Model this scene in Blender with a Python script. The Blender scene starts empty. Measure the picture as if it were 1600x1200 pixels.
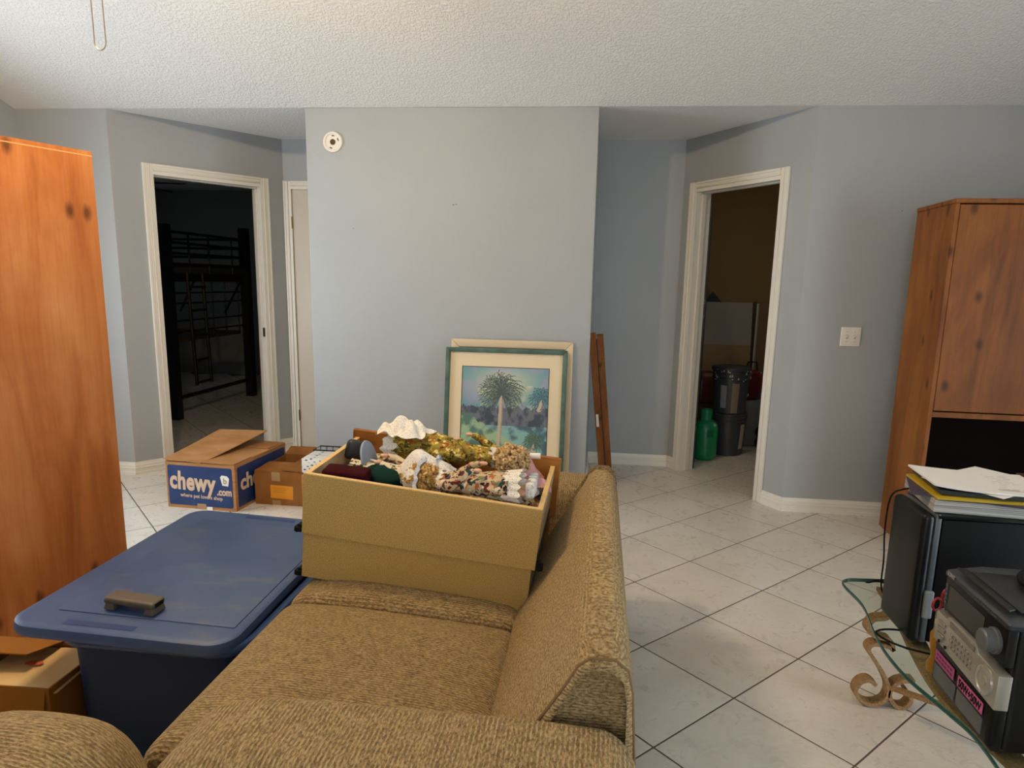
import bpy, bmesh, math, random
import numpy as np
from mathutils import Vector, Matrix, Euler
random.seed(7)
C = bpy.context.scene.collection
SC = bpy.context.scene
PI = math.pi

# ------------------------------------------------------------------ camera
F, PITCH, ROLL, YAW = 1060.27, .184, .0229, .1061
CAMZ = 1.4025
fw = Vector((-math.sin(YAW)*math.cos(PITCH), math.cos(YAW)*math.cos(PITCH), -math.sin(PITCH)))
rt = Vector((math.cos(YAW), math.sin(YAW), 0)); up = rt.cross(fw)
r2 = rt*math.cos(ROLL)+up*math.sin(ROLL); u2 = -rt*math.sin(ROLL)+up*math.cos(ROLL)
cam = bpy.data.cameras.new('camera'); camo = bpy.data.objects.new('camera', cam); C.objects.link(camo)
cam.sensor_fit = 'HORIZONTAL'; cam.sensor_width = 36; cam.lens = F/1600*36
cam.shift_x = (800-819.49)/1600; cam.shift_y = (638.02-600)/1600
cam.clip_start = .05
camo.matrix_world = Matrix(((r2.x, u2.x, -fw.x, 0), (r2.y, u2.y, -fw.y, 0), (r2.z, u2.z, -fw.z, CAMZ), (0, 0, 0, 1)))
SC.camera = camo

# ------------------------------------------------------------------ world, daylight, exposure
W = bpy.data.worlds.new('sky'); SC.world = W; W.use_nodes = True
bg = W.node_tree.nodes['Background']; bg.inputs[0].default_value = (.62, .78, 1, 1); bg.inputs[1].default_value = .6
def area(name, loc, rot, sx, sy, power, col):
    l = bpy.data.lights.new(name, 'AREA'); l.shape = 'RECTANGLE'; l.size = sx; l.size_y = sy; l.energy = power; l.color = col
    o = bpy.data.objects.new(name, l); C.objects.link(o); o.location = loc; o.rotation_euler = rot
    return o
# daylight entering through the window in the left wall and the sliding glass door in the right wall
area('daylight_left_window', (-4.06, 2.75, 1.25), (0, -PI/2, 0), 1.45, 1.2, 115, (.74, .87, 1))
area('daylight_glass_door', (3.72, .55, 1.05), (0, PI/2, 0), 1.95, 2.0, 125, (.82, .91, 1))
area('daylight_back_window', (-.2, -2.66, 1.45), (PI/2, 0, 0), 2.2, 1.3, 55, (.92, .96, 1))
area('added_storeroom_fill', (3.52, 6.3, 1.5), (0, PI/2, 0), .9, .8, 10, (1, .92, .8))  # fill lamp added to lift the dark storeroom, behind an invented window
area('added_bedroom_fill', (-7.12, 7.6, 1.5), (0, -PI/2, 0), .9, 1.0, 1.6, (.9, .95, 1))  # weak fill added so the bedroom reads; its window is invented too
LAMP = 1050.0        # emission of the ceiling fan bulbs
vs = SC.view_settings
vs.view_transform = 'Standard'; vs.look = 'None'; vs.exposure = -0.24; vs.gamma = 1.0; vs.use_curve_mapping = False

# ------------------------------------------------------------------ helpers
def lin(h):
    h = h.lstrip('#'); v = [int(h[i:i+2], 16)/255 for i in (0, 2, 4)]
    return tuple(x/12.92 if x <= .04045 else ((x+.055)/1.055)**2.4 for x in v)+(1,)
def mat(name, col='#808080', rough=.5, metal=0., spec=.5, **kw):
    m = bpy.data.materials.new(name); m.use_nodes = True
    b = m.node_tree.nodes['Principled BSDF']
    b.inputs['Base Color'].default_value = lin(col) if isinstance(col, str) else col
    b.inputs['Roughness'].default_value = rough; b.inputs['Metallic'].default_value = metal
    b.inputs['Specular IOR Level'].default_value = spec
    for k, v in kw.items(): b.inputs[k].default_value = v
    return m
class N:
    """small node helper on a material"""
    def __init__(s, m):
        s.m = m; s.t = m.node_tree; s.b = s.t.nodes['Principled BSDF']; s.out = s.t.nodes['Material Output']
    def n(s, typ, **kw):
        d = s.t.nodes.new(typ)
        for k, v in kw.items():
            if k in d.inputs.keys(): d.inputs[k].default_value = v
            else: setattr(d, k, v)
        return d
    def l(s, a, b): s.t.links.new(a, b)
    def coord(s, scale=(1, 1, 1), rot=(0, 0, 0), src='Object'):
        c = s.n('ShaderNodeTexCoord'); mp = s.n('ShaderNodeMapping'); s.l(c.outputs[src], mp.inputs[0])
        mp.inputs['Scale'].default_value = scale; mp.inputs['Rotation'].default_value = rot
        return mp.outputs[0]
    def noise(s, vec, scale, detail=3, rough=.5, dist=0):
        d = s.n('ShaderNodeTexNoise', Scale=scale, Detail=detail, Roughness=rough, Distortion=dist); s.l(vec, d.inputs['Vector']); return d.outputs['Fac']
    def ramp(s, fac, stops, interp='LINEAR'):
        d = s.n('ShaderNodeValToRGB'); s.l(fac, d.inputs[0]); e = d.color_ramp; e.interpolation = interp
        while len(e.elements) < len(stops): e.elements.new(.5)
        for el, (p, c) in zip(e.elements, stops):
            el.position = p; el.color = lin(c) if isinstance(c, str) else ((c, c, c, 1) if isinstance(c, float) else c)
        return d.outputs[0]
    def mix(s, fac, a, b, mode='MIX'):
        d = s.n('ShaderNodeMix', data_type='RGBA', blend_type=mode)
        for i, v in ((0, fac), (6, a), (7, b)):
            if isinstance(v, bpy.types.NodeSocket): s.l(v, d.inputs[i])
            else: d.inputs[i].default_value = lin(v) if isinstance(v, str) else v
        return d.outputs[2]
    def math(s, op, a, b=0.):
        d = s.n('ShaderNodeMath', operation=op)
        for i, v in ((0, a), (1, b)):
            if isinstance(v, bpy.types.NodeSocket): s.l(v, d.inputs[i])
            else: d.inputs[i].default_value = v
        return d.outputs[0]
    def bump(s, h, strength=.3, dist=.01):
        d = s.n('ShaderNodeBump', Strength=strength, Distance=dist); s.l(h, d.inputs['Height']); s.l(d.outputs[0], s.b.inputs['Normal'])
    def base(s, c): s.l(c, s.b.inputs['Base Color'])

class MB:
    def __init__(s): s.v = []; s.f = []
    def add(s, vs_, fs):
        o = len(s.v); s.v += [tuple(p) for p in vs_]; s.f += [tuple(i+o for i in f) for f in fs]; return s
    def box(s, x0, x1, y0, y1, z0, z1):
        return s.add([(x0, y0, z0), (x1, y0, z0), (x1, y1, z0), (x0, y1, z0), (x0, y0, z1), (x1, y0, z1), (x1, y1, z1), (x0, y1, z1)],
                     [(0, 3, 2, 1), (4, 5, 6, 7), (0, 1, 5, 4), (1, 2, 6, 5), (2, 3, 7, 6), (3, 0, 4, 7)])
    def hexa(s, pts):   # 8 points: bottom 4 ccw then top 4
        return s.add(pts, [(0, 3, 2, 1), (4, 5, 6, 7), (0, 1, 5, 4), (1, 2, 6, 5), (2, 3, 7, 6), (3, 0, 4, 7)])
    def prism(s, poly, a, b, axis='z'):
        n = len(poly)
        f = {'z': lambda p, t: (p[0], p[1], t), 'y': lambda p, t: (p[0], t, p[1]), 'x': lambda p, t: (t, p[0], p[1])}[axis]
        return s.add([f(p, a) for p in poly]+[f(p, b) for p in poly],
                     [tuple(range(n))[::-1], tuple(range(n, 2*n))]+[(i, (i+1) % n, n+(i+1) % n, n+i) for i in range(n)])
    def loft(s, rings, cap=True, closed=False):
        n = len(rings[0]); m = len(rings); vs_ = [p for r in rings for p in r]; fs = []
        for i in range(m if closed else m-1):
            for j in range(n):
                k = (i+1) % m; fs.append((i*n+j, i*n+(j+1) % n, k*n+(j+1) % n, k*n+j))
        if cap and not closed: fs += [tuple(range(n))[::-1], tuple(range((m-1)*n, m*n))]
        return s.add(vs_, fs)
    def lathe(s, prof, n=24, c=(0, 0, 0), cap=True):
        return s.loft([[(c[0]+r*math.cos(2*PI*j/n), c[1]+r*math.sin(2*PI*j/n), c[2]+z) for j in range(n)] for r, z in prof], cap)
    def cyl(s, p0, p1, r, n=12, r1=None):
        return s.tube([p0, p1], [r, r if r1 is None else r1], n)
    def tube(s, path, r, n=8, closed=False):
        P = [Vector(p) for p in path]; m = len(P); R_ = r if isinstance(r, (list, tuple)) else [r]*m
        rings = []; prev = None
        for i in range(m):
            a = P[(i-1) % m] if (closed or i > 0) else P[i]; b = P[(i+1) % m] if (closed or i < m-1) else P[i]
            t = (b-a).normalized()
            if prev is None:
                q = Vector((0, 0, 1)) if abs(t.z) < .9 else Vector((1, 0, 0)); u = t.cross(q).normalized()
            else: u = (prev-t*prev.dot(t)).normalized()
            prev = u; v = t.cross(u)
            rings.append([P[i]+(u*math.cos(2*PI*j/n)+v*math.sin(2*PI*j/n))*R_[i] for j in range(n)])
        return s.loft(rings, True, closed)
    def band(s, path, w, t, side):   # flat bar: width w along `side`, thickness t in the plane of bending
        P = [Vector(p) for p in path]; sd = Vector(side).normalized(); rings = []
        for i in range(len(P)):
            a = P[max(i-1, 0)]; b = P[min(i+1, len(P)-1)]; tn = (b-a).normalized(); nn = tn.cross(sd).normalized()
            rings.append([P[i]+sd*w/2+nn*t/2, P[i]-sd*w/2+nn*t/2, P[i]-sd*w/2-nn*t/2, P[i]+sd*w/2-nn*t/2])
        return s.loft(rings)
    def sphere(s, c, r, n=10, m=7, sc=(1, 1, 1)):
        vs_ = [(c[0], c[1], c[2]-r*sc[2])]; fs = []
        for i in range(1, m):
            a = -PI/2+PI*i/m
            for j in range(n): vs_.append((c[0]+r*sc[0]*math.cos(a)*math.cos(2*PI*j/n), c[1]+r*sc[1]*math.cos(a)*math.sin(2*PI*j/n), c[2]+r*sc[2]*math.sin(a)))
        vs_.append((c[0], c[1], c[2]+r*sc[2])); L = len(vs_)-1
        for j in range(n):
            fs.append((0, 1+(j+1) % n, 1+j)); fs.append((L, L-n+j, L-n+(j+1) % n))
            for i in range(m-2): fs.append((1+i*n+j, 1+i*n+(j+1) % n, 1+(i+1)*n+(j+1) % n, 1+(i+1)*n+j))
        return s.add(vs_, fs)
    def rbox(s, x0, x1, y0, y1, z0, z1, r, seg=4, div=8, fn=None):
        """soft rounded box; fn(p, u) may push points, u in -1..1 per axis"""
        def ax(a, b):
            st = [a+r*(1-math.cos(PI/2*i/seg)) for i in range(seg)]; mid = [a+r+(b-a-2*r)*i/div for i in range(div+1)]
            return st+mid+[a+b-q for q in st[::-1]]
        X, Y, Z = ax(x0, x1), ax(y0, y1), ax(z0, z1); lo = (x0, y0, z0); hi = (x1, y1, z1); idx = {}; vs_ = []; fs = []
        def V(i, j, k):
            if (i, j, k) in idx: return idx[i, j, k]
            p = Vector((X[i], Y[j], Z[k])); q = Vector([min(max(p[a], lo[a]+r), hi[a]-r) for a in range(3)]); d = p-q
            if d.length > 1e-9: p = q+d.normalized()*r
            if fn: p = Vector(fn(p, [2*(p[a]-lo[a])/(hi[a]-lo[a])-1 for a in range(3)]))
            idx[i, j, k] = len(vs_); vs_.append(p); return idx[i, j, k]
        a, b, c = len(X)-1, len(Y)-1, len(Z)-1
        for i in range(a):
            for j in range(b):
                fs.append((V(i, j, 0), V(i, j+1, 0), V(i+1, j+1, 0), V(i+1, j, 0))); fs.append((V(i, j, c), V(i+1, j, c), V(i+1, j+1, c), V(i, j+1, c)))
        for i in range(a):
            for k in range(c):
                fs.append((V(i, 0, k), V(i+1, 0, k), V(i+1, 0, k+1), V(i, 0, k+1))); fs.append((V(i, b, k), V(i, b, k+1), V(i+1, b, k+1), V(i+1, b, k)))
        for j in range(b):
            for k in range(c):
                fs.append((V(0, j, k), V(0, j, k+1), V(0, j+1, k+1), V(0, j+1, k))); fs.append((V(a, j, k), V(a, j+1, k), V(a, j+1, k+1), V(a, j, k+1)))
        return s.add(vs_, fs)
    def xf(s, M): s.v = [tuple(M @ Vector(p)) for p in s.v]; return s
    def mesh(s, name, m=None, smooth=None, bevel=0, seg=2):
        me = bpy.data.meshes.new(name); me.from_pydata(s.v, [], s.f)
        if bevel or True:
            bm = bmesh.new(); bm.from_mesh(me)
            bmesh.ops.recalc_face_normals(bm, faces=bm.faces)
            if bevel:
                es = [e for e in bm.edges if len(e.link_faces) == 2 and e.calc_face_angle(0) > .5]
                bmesh.ops.bevel(bm, geom=es, offset=bevel, segments=seg, affect='EDGES', profile=.5, clamp_overlap=True)
            bm.to_mesh(me); bm.free()
        if smooth is not None or bevel:
            for p in me.polygons: p.use_smooth = True
            me.set_sharp_from_angle(angle=math.radians(smooth if smooth else 40))
        if m: me.materials.append(m)
        return me
    def build(s, name, m, parent=None, smooth=None, bevel=0, seg=2, world=False, kind=None, label=None):
        if world and parent is not None:
            M = (Matrix.Translation(parent.location) @ parent.rotation_euler.to_matrix().to_4x4()).inverted(); s.xf(M)
        o = bpy.data.objects.new(name, s.mesh(name, m, smooth, bevel, seg)); C.objects.link(o)
        if parent is not None: o.parent = parent
        if kind: o['kind'] = kind
        if label: o['label'] = label
        return o
def tag(o, label, cat, group=None):
    o['label'] = label; o['category'] = cat
    if group: o['group'] = group
    return o
def thing(name, label, cat, loc=(0, 0, 0), rot=(0, 0, 0), group=None):
    o = bpy.data.objects.new(name, None); C.objects.link(o); o.empty_display_size = .1
    o.location = loc; o.rotation_euler = rot if not isinstance(rot, (int, float)) else (0, 0, rot)
    return tag(o, label, cat, group)
def struct_empty(name, loc=(0, 0, 0), rz=0):
    o = bpy.data.objects.new(name, None); C.objects.link(o); o.location = loc; o.rotation_euler = (0, 0, rz); o['kind'] = 'structure'; return o
def text(txt, size, m, name, parent, M, bold=0., shear=0., spacing=1., align='LEFT', depth=.0006, fit=None):
    cu = bpy.data.curves.new('t', 'FONT'); cu.body = txt; cu.size = size; cu.offset = bold; cu.shear = shear; cu.space_character = spacing
    cu.align_x = align; cu.extrude = depth; cu.resolution_u = 4
    t = bpy.data.objects.new('t', cu); C.objects.link(t); bpy.context.view_layer.update()
    me = bpy.data.meshes.new_from_object(t.evaluated_get(bpy.context.evaluated_depsgraph_get()))
    bpy.data.objects.remove(t); bpy.data.curves.remove(cu)
    if fit:
        xs = [v.co.x for v in me.vertices]; x0 = min(xs); sx = fit/(max(xs)-x0); me.transform(Matrix.Diagonal((sx, 1, 1, 1)) @ Matrix.Translation((-x0, 0, 0)))
    me.transform(M); me.materials.clear(); me.materials.append(m)
    o = bpy.data.objects.new(name, me); C.objects.link(o)
    if parent: o.parent = parent
    return o
def frame(o, x, y):   # matrix with origin o, local x and y axes
    x = Vector(x).normalized(); y = Vector(y); y = (y-x*x.dot(y)).normalized(); z = x.cross(y)
    return Matrix(((x.x, y.x, z.x, o[0]), (x.y, y.y, z.y, o[1]), (x.z, y.z, z.z, o[2]), (0, 0, 0, 1)))
def paint(name, w, h, img, parent, M, rough=.5, t=.0):
    """flat print: img is (ny, nx, 3) linear rgb, row 0 at the bottom"""
    ny, nx, _ = img.shape
    me = bpy.data.meshes.new(name)
    vs_ = [(w*i/(nx-1), h*j/(ny-1), t) for j in range(ny) for i in range(nx)]
    fs = [(j*nx+i, j*nx+i+1, (j+1)*nx+i+1, (j+1)*nx+i) for j in range(ny-1) for i in range(nx-1)]
    me.from_pydata(vs_, [], fs); me.transform(M)
    ca = me.color_attributes.new('print', 'FLOAT_COLOR', 'POINT')
    ca.data.foreach_set('color', np.concatenate([img.reshape(-1, 3), np.ones((nx*ny, 1))], 1).astype('f').ravel())
    m = mat(name+'_print', '#ffffff', rough); k = N(m); a = k.n('ShaderNodeAttribute', attribute_name='print'); k.base(a.outputs['Color'])
    me.materials.append(m)
    o = bpy.data.objects.new(name, me); C.objects.link(o); o.parent = parent
    return o

# ------------------------------------------------------------------ materials
def wall_mat(name, col):
    m = mat(name, col, .55, spec=.35); k = N(m); c = k.coord()
    n1 = k.noise(c, 140, 3, .6); k.bump(n1, .25, .004)
    n2 = k.noise(c, 1.3, 3); k.base(k.mix(k.ramp(n2, ((.35, .0), (.7, 1.))), col, tuple(x*.93 for x in lin(col)[:3])+(1,)))
    return m
M_WALL = wall_mat('blue_grey_wall_paint', '#a6a9a9')
M_TAN = wall_mat('brown_wall_paint', '#8d6e3c')
M_BED = wall_mat('grey_green_wall_paint', '#8b8d86')
M_TRIM = mat('white_trim_paint', '#e2dccf', .35); k = N(M_TRIM); k.bump(k.noise(k.coord(), 60, 3), .06, .003)
M_CEIL = mat('knockdown_ceiling', '#e9e7e2', .85, spec=.2); k = N(M_CEIL); c = k.coord((1, 1, 1))
h1 = k.noise(c, 72, 4, .55, .4); k.bump(k.ramp(h1, ((.42, .0), (.62, 1.))), .5, .010)
# tiles
M_GROUT = mat('dark_grout', '#5c5044', .9)
M_TILE = mat('ceramic_floor_tile', '#cfc8bd', .28, spec=.5); k = N(M_TILE)
oi = k.n('ShaderNodeObjectInfo'); tc = k.n('ShaderNodeTexCoord'); ad = k.n('ShaderNodeVectorMath', operation='ADD')
sc_ = k.n('ShaderNodeVectorMath', operation='SCALE', Scale=37.0); cmb = k.n('ShaderNodeCombineXYZ')
for i in range(3): k.l(oi.outputs['Random'], cmb.inputs[i])
k.l(cmb.outputs[0], sc_.inputs[0]); k.l(tc.outputs['Object'], ad.inputs[0]); k.l(sc_.outputs[0], ad.inputs[1]); tv = ad.outputs[0]
na = k.noise(tv, 3.2, 5, .6, .8); nb = k.noise(tv, 14, 5, .65, 1.2)
veins = k.ramp(k.noise(tv, 5.5, 4, .55, 2.5), ((.47, .0), (.5, 1.), (.53, .0)))
cc = k.ramp(na, ((.25, '#c8c1b5'), (.5, '#d3ccc1'), (.75, '#dbd5cb')))
cc = k.mix(k.math('MULTIPLY', veins, k.math('MULTIPLY', nb, .13)), cc, '#b0a594')
k.base(cc); k.bump(k.math('ADD', nb, k.math('MULTIPLY', veins, .3)), .18, .006)
k.l(k.ramp(nb, ((.3, .22), (.7, .42))), k.b.inputs['Roughness'])
# knotty wood laminate
def wood(name, c0, c1, c2, scale=1., rough=.42, axis=2, knots=True):
    m = mat(name, c1, rough+.06, spec=.25); k = N(m)
    sc = [4.5*scale]*3; sc[axis] = .75*scale
    c = k.coord(tuple(sc)); g = k.noise(c, 1.6, 6, .6, .7)
    fine = [60*scale]*3; fine[axis] = 2.2*scale; gf = k.noise(k.coord(tuple(fine)), 1.5, 4, .6)
    col = k.ramp(g, ((.28, c0), (.5, c1), (.72, c2)))
    col = k.mix(k.math('MULTIPLY', k.ramp(gf, ((.45, .0), (.75, 1.))), .28), col, c0)
    blot = k.noise(k.coord(), 3.0*scale, 4, .55)
    col = k.mix(k.math('MULTIPLY', k.ramp(blot, ((.4, .0), (.75, 1.))), .45), col, c0)
    if knots:
        sp = k.n('ShaderNodeSeparateXYZ'); k.l(k.coord(), sp.inputs[0]); cb = k.n('ShaderNodeCombineXYZ')
        ab = [i for i in range(3) if i != axis]
        k.l(k.math('MULTIPLY', k.math('ADD', sp.outputs[ab[0]], k.math('MULTIPLY', sp.outputs[ab[1]], 1.13)), 7*scale), cb.inputs[0]); k.l(k.math('MULTIPLY', sp.outputs[axis], 4.2*scale), cb.inputs[1])
        v = k.n('ShaderNodeTexVoronoi', Scale=1.0, Randomness=1.0, voronoi_dimensions='2D'); k.l(cb.outputs[0], v.inputs['Vector'])
        kd = k.ramp(k.math('ADD', v.outputs['Distance'], k.math('MULTIPLY', k.math('SUBTRACT', gf, .5), .12)), ((.05, 1.), (.17, .0)))
        sel = k.math('GREATER_THAN', v.outputs['Color'], .55)
        col = k.mix(k.math('MULTIPLY', k.math('MULTIPLY', kd, sel), .75), col, '#3a1c0c')
    k.base(col); k.bump(gf, .05, .002)
    return m
M_WOOD = wood('knotty_laminate_dim', '#633510', '#8e5522', '#a2682e')  # same wood as the left cabinet; its duller lighting put into the browns
M_WOOD_L = wood('knotty_laminate_lamplit', '#8a4a1e', '#b06c38', '#c0824e')  # same wood as the hutch, lamplight painted in as a lighter orange
M_WEDGE = mat('light_edge_banding', '#d69a5e', .4)
M_WOODY = wood('stained_board', '#6a3d1c', '#8a542b', '#9b6335', 1.3)
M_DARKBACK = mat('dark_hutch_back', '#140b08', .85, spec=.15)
# sofa fabric: woven ribs, `axis` is the direction across the ribs
def fabric(name, axis, dash=.0):
    m = mat(name, '#8a6f48', .92, spec=.12); k = N(m); c = k.coord()
    sp = k.n('ShaderNodeSeparateXYZ'); k.l(c, sp.inputs[0]); wob = k.noise(c, 9, 2)
    band = k.math('SINE', k.math('ADD', k.math('MULTIPLY', sp.outputs[axis], 2*PI/(.0085 if not dash else .006)), k.math('MULTIPLY', wob, 5.)))   # ribs
    a = [110., 110., 110.]; a[axis] = 330.
    st = k.noise(k.coord(tuple(a)), 1.0, 2, .5)                     # short stitches
    fine = k.noise(c, 320, 2, .6); big = k.noise(c, 5, 3)
    groove = k.math('MULTIPLY', k.ramp(band, ((.0, 1.), (.30, .0))), k.ramp(k.noise(c, 40, 2), ((.35, .25), (.6, 1.))))
    col = k.ramp(st, ((.34, '#54432a'), (.48, '#8f7650'), (.64, '#b39c74')))
    col = k.mix(k.ramp(fine, ((.45, .0), (.7, .5))), col, '#bca67e')
    col = k.mix(k.math('MULTIPLY', groove, .6 if not dash else .25), col, '#43331a')
    col = k.mix(k.math('MULTIPLY', big, .3), col, '#8a724c')
    k.base(col); k.bump(k.math('ADD', st, k.math('MULTIPLY', band, .25)), .5, .005)
    k.b.inputs['Sheen Weight'].default_value = .2; k.b.inputs['Sheen Tint'].default_value = lin('#d8c39a')
    return m
M_FAB_Y = fabric('tan_woven_fabric_seat', 1)
M_FAB_X = fabric('tan_woven_fabric_arm', 0)
M_FAB_F = fabric('tan_woven_fabric_back', 2, 1)
M_WELT = mat('tan_piping', '#6d5633', .9)
M_FOOT = mat('dark_wood_foot', '#2b1a10', .4)
# particle board
M_MDF = mat('particle_board', '#a07c3c', .75, spec=.2); k = N(M_MDF); c = k.coord()
n1 = k.noise(c, 330, 3, .7); n2 = k.noise(c, 5, 3)
k.base(k.mix(k.math('MULTIPLY', n2, .4), k.ramp(n1, ((.3, '#8a6c34'), (.5, '#bd9a58'), (.7, '#dcc088'))), '#b3914c'))
M_MDFLIGHT = mat('pale_melamine', '#c9b893', .5); k = N(M_MDFLIGHT); k.base(k.ramp(k.noise(k.coord((2, 2, 2)), 8, 3), ((.3, '#b9a983'), (.7, '#cdbf9f'))))
M_MAPLE = mat('maple_edge', '#d9b577', .45)
M_FACE = wood('drawer_face_laminate', '#7d4a1a', '#a0682b', '#b07a3a', 1.2, axis=0)
M_BLACKP = mat('black_plastic', '#0c0d0e', .35, spec=.3)
M_BLACKM = mat('matt_black_plastic', '#070808', .65, spec=.2)
M_DARK = mat('very_dark_grey', '#1a1b1c', .5)
M_GREYP = mat('grey_plastic', '#54585a', .4)
M_SILV = mat('silver_plastic', '#a8a49a', .3, .5)
M_WHITE = mat('white_paper', '#e8e2d6', .7)
M_PAPER = mat('office_paper', '#e6e2dc', .75); k = N(M_PAPER); k.bump(k.noise(k.coord(), 9, 2), .15, .01)
M_CARD = mat('corrugated_cardboard', '#a9794a', .85, spec=.1); k = N(M_CARD)
k.base(k.ramp(k.noise(k.coord((4, 4, 60)), 1.5, 3), ((.3, '#9c6c3f'), (.7, '#b4855a')))); k.bump(k.noise(k.coord(), 40, 3), .1, .003)
M_CARDD = mat('brown_cardboard', '#8c5c30', .85, spec=.1); k = N(M_CARDD); k.base(k.ramp(k.noise(k.coord(), 7, 3), ((.3, '#845428'), (.7, '#98683b'))))
M_CARDO = mat('orange_brown_cardboard', '#8f5c22', .85, spec=.1)
M_NAVY = mat('printed_navy_ink', '#16305f', .5); k = N(M_NAVY); k.base(k.ramp(k.noise(k.coord(), 9, 4), ((.3, '#12295a'), (.75, '#1d3a6c'))))
M_CREAM = mat('cream_print', '#d2b394', .6)
M_TAPE = mat('packing_tape', '#a8845a', .25)
M_LABEL = mat('orange_label', '#e2951b', .6)
# tub
M_TUB = mat('navy_tub_plastic', '#0f2344', .55, spec=.3); k = N(M_TUB); k.bump(k.noise(k.coord(), 180, 2), .08, .002)
M_LID = mat('blue_lid_plastic', '#3f547a', .5); k = N(M_LID)
k.base(k.mix(k.math('MULTIPLY', k.ramp(k.noise(k.coord((3, 7, 3), (0, 0, .6)), 1.6, 5, .65), ((.55, .0), (.75, 1.))), .55), k.ramp(k.noise(k.coord(), 5, 4), ((.3, '#334a76'), (.75, '#43577e'))), '#6a6c6c'))
k.bump(k.noise(k.coord(), 240, 2), .1, .002)
M_TAUPE = mat('taupe_plastic', '#5a5044', .5)
M_GLASS = bpy.data.materials.new('table_glass'); M_GLASS.use_nodes = True
nt = M_GLASS.node_tree; nt.nodes.clear(); o_ = nt.nodes.new('ShaderNodeOutputMaterial'); mx = nt.nodes.new('ShaderNodeMixShader'); tr = nt.nodes.new('ShaderNodeBsdfTransparent'); gl = nt.nodes.new('ShaderNodeBsdfGlossy'); fr = nt.nodes.new('ShaderNodeLayerWeight'); mr = nt.nodes.new('ShaderNodeMapRange')
tr.inputs[0].default_value = (.90, .955, .93, 1); gl.inputs['Roughness'].default_value = .01; fr.inputs[0].default_value = .5; mr.inputs['From Min'].default_value = .55; mr.inputs['From Max'].default_value = 1.; mr.inputs['To Min'].default_value = .03; mr.inputs['To Max'].default_value = .45
nt.links.new(fr.outputs['Facing'], mr.inputs[0]); nt.links.new(mr.outputs[0], mx.inputs[0]); nt.links.new(tr.outputs[0], mx.inputs[1]); nt.links.new(gl.outputs[0], mx.inputs[2]); nt.links.new(mx.outputs[0], o_.inputs[0])
M_GEDGE = mat('green_glass_edge', '#2f6d62', .12); k = N(M_GEDGE); k.b.inputs['Transmission Weight'].default_value = .55
M_ROPE = mat('tan_rope_textured_metal', '#9a7449', .7); k = N(M_ROPE)
n1 = k.noise(k.coord(), 160, 4, .6); k.base(k.ramp(n1, ((.3, '#7d5a35'), (.55, '#9f7a4f'), (.75, '#b39166')))); k.bump(n1, .6, .006)
M_PANE = bpy.data.materials.new('window_pane'); M_PANE.use_nodes = True
nt = M_PANE.node_tree; nt.nodes.clear(); o_ = nt.nodes.new('ShaderNodeOutputMaterial'); mx = nt.nodes.new('ShaderNodeMixShader'); tr = nt.nodes.new('ShaderNodeBsdfTransparent'); gl = nt.nodes.new('ShaderNodeBsdfGlossy')
mx.inputs[0].default_value = .06; gl.inputs['Roughness'].default_value = .02
nt.links.new(tr.outputs[0], mx.inputs[1]); nt.links.new(gl.outputs[0], mx.inputs[2]); nt.links.new(mx.outputs[0], o_.inputs[0])
def emis(name, col, st):
    m = mat(name, col, .4); b = m.node_tree.nodes['Principled BSDF']; b.inputs['Emission Color'].default_value = lin(col) if isinstance(col, str) else col; b.inputs['Emission Strength'].default_value = st; return m

# ------------------------------------------------------------------ room shell
D, H = 4.320, 2.44
XL, XR = -3.856, 3.5          # left and right walls
YB = -2.4                     # back wall
AY = 5.277                    # alcove back walls
L0, L1 = (-3.217, D), (-2.491, AY)      # left diagonal wall
R0, R1 = (.574, AY), (1.209, D)         # right diagonal wall
CB0, CB1 = -1.8814, -.0522    # centre block
SL = .33; YRIDGE = .9; ZR = H+SL*(D-YRIDGE); ZB = ZR-SL*(YRIDGE-YB)
def wall(name, m, fn, **kw):
    b = MB(); fn(b); o = b.build(name, m, **kw); o['kind'] = 'structure'; return o
T = .12
# floor base with tiles
TS = .4204; GAP = .0065; OX, OY = .8163, 4.8764
fl = wall('floor', M_GROUT, lambda b: b.box(-8, 6, YB-.2, 10, -.12, -.0009))
def projpx(p):
    d = Vector(p)-Vector((0, 0, CAMZ)); z = d.dot(fw)
    if z < .1: return None
    return 819.49+F*d.dot(r2)/z, 638.02-F*d.dot(u2)/z, z
s45 = math.sqrt(.5); e1 = Vector((s45, -s45, 0)); e2 = Vector((s45, s45, 0))
tb = MB(); hw = TS/2-GAP/2; tb.box(-hw, hw, -hw, hw, -.012, 0)
tile_me = tb.mesh('tile', M_TILE, None, .0006, 1)
for p in tile_me.polygons: p.use_smooth = False
cells = []; rest = MB()
for i in range(-26, 34):
    for j in range(-30, 30):
        c0 = Vector((OX, OY, 0))+e1*TS*(i+.5)+e2*TS*(j+.5)
        x, y = c0.x, c0.y
        inmain = XL-.3 < x < XR+.3 and YB-.3 < y < AY+.35
        inL = -6.8 < x < -2.2 and 4.2 < y < 9.2
        inR = -.3 < x < 3.2 and 4.2 < y < 8.0
        if not (inmain or inL or inR): continue
        q = projpx(c0)
        vis = q is not None and -60 < q[0] < 1660 and q[1] < 1300
        cells.append((q[2] if vis else 99, c0))
cells.sort(key=lambda a: a[0])
Rz = Matrix.Rotation(-PI/4, 4, 'Z')
for n_, (d_, c0) in enumerate(cells):
    if n_ < 300 and d_ < 99:
        o = bpy.data.objects.new('tile', tile_me); C.objects.link(o); o.parent = fl; o.location = c0; o.rotation_euler = (0, 0, -PI/4+random.choice((0, 1, 2, 3))*PI/2)
    else:
        a, b_ = e1*hw, e2*hw
        rest.add([c0-a-b_, c0+a-b_, c0+a+b_, c0-a+b_], [(0, 1, 2, 3)])
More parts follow.
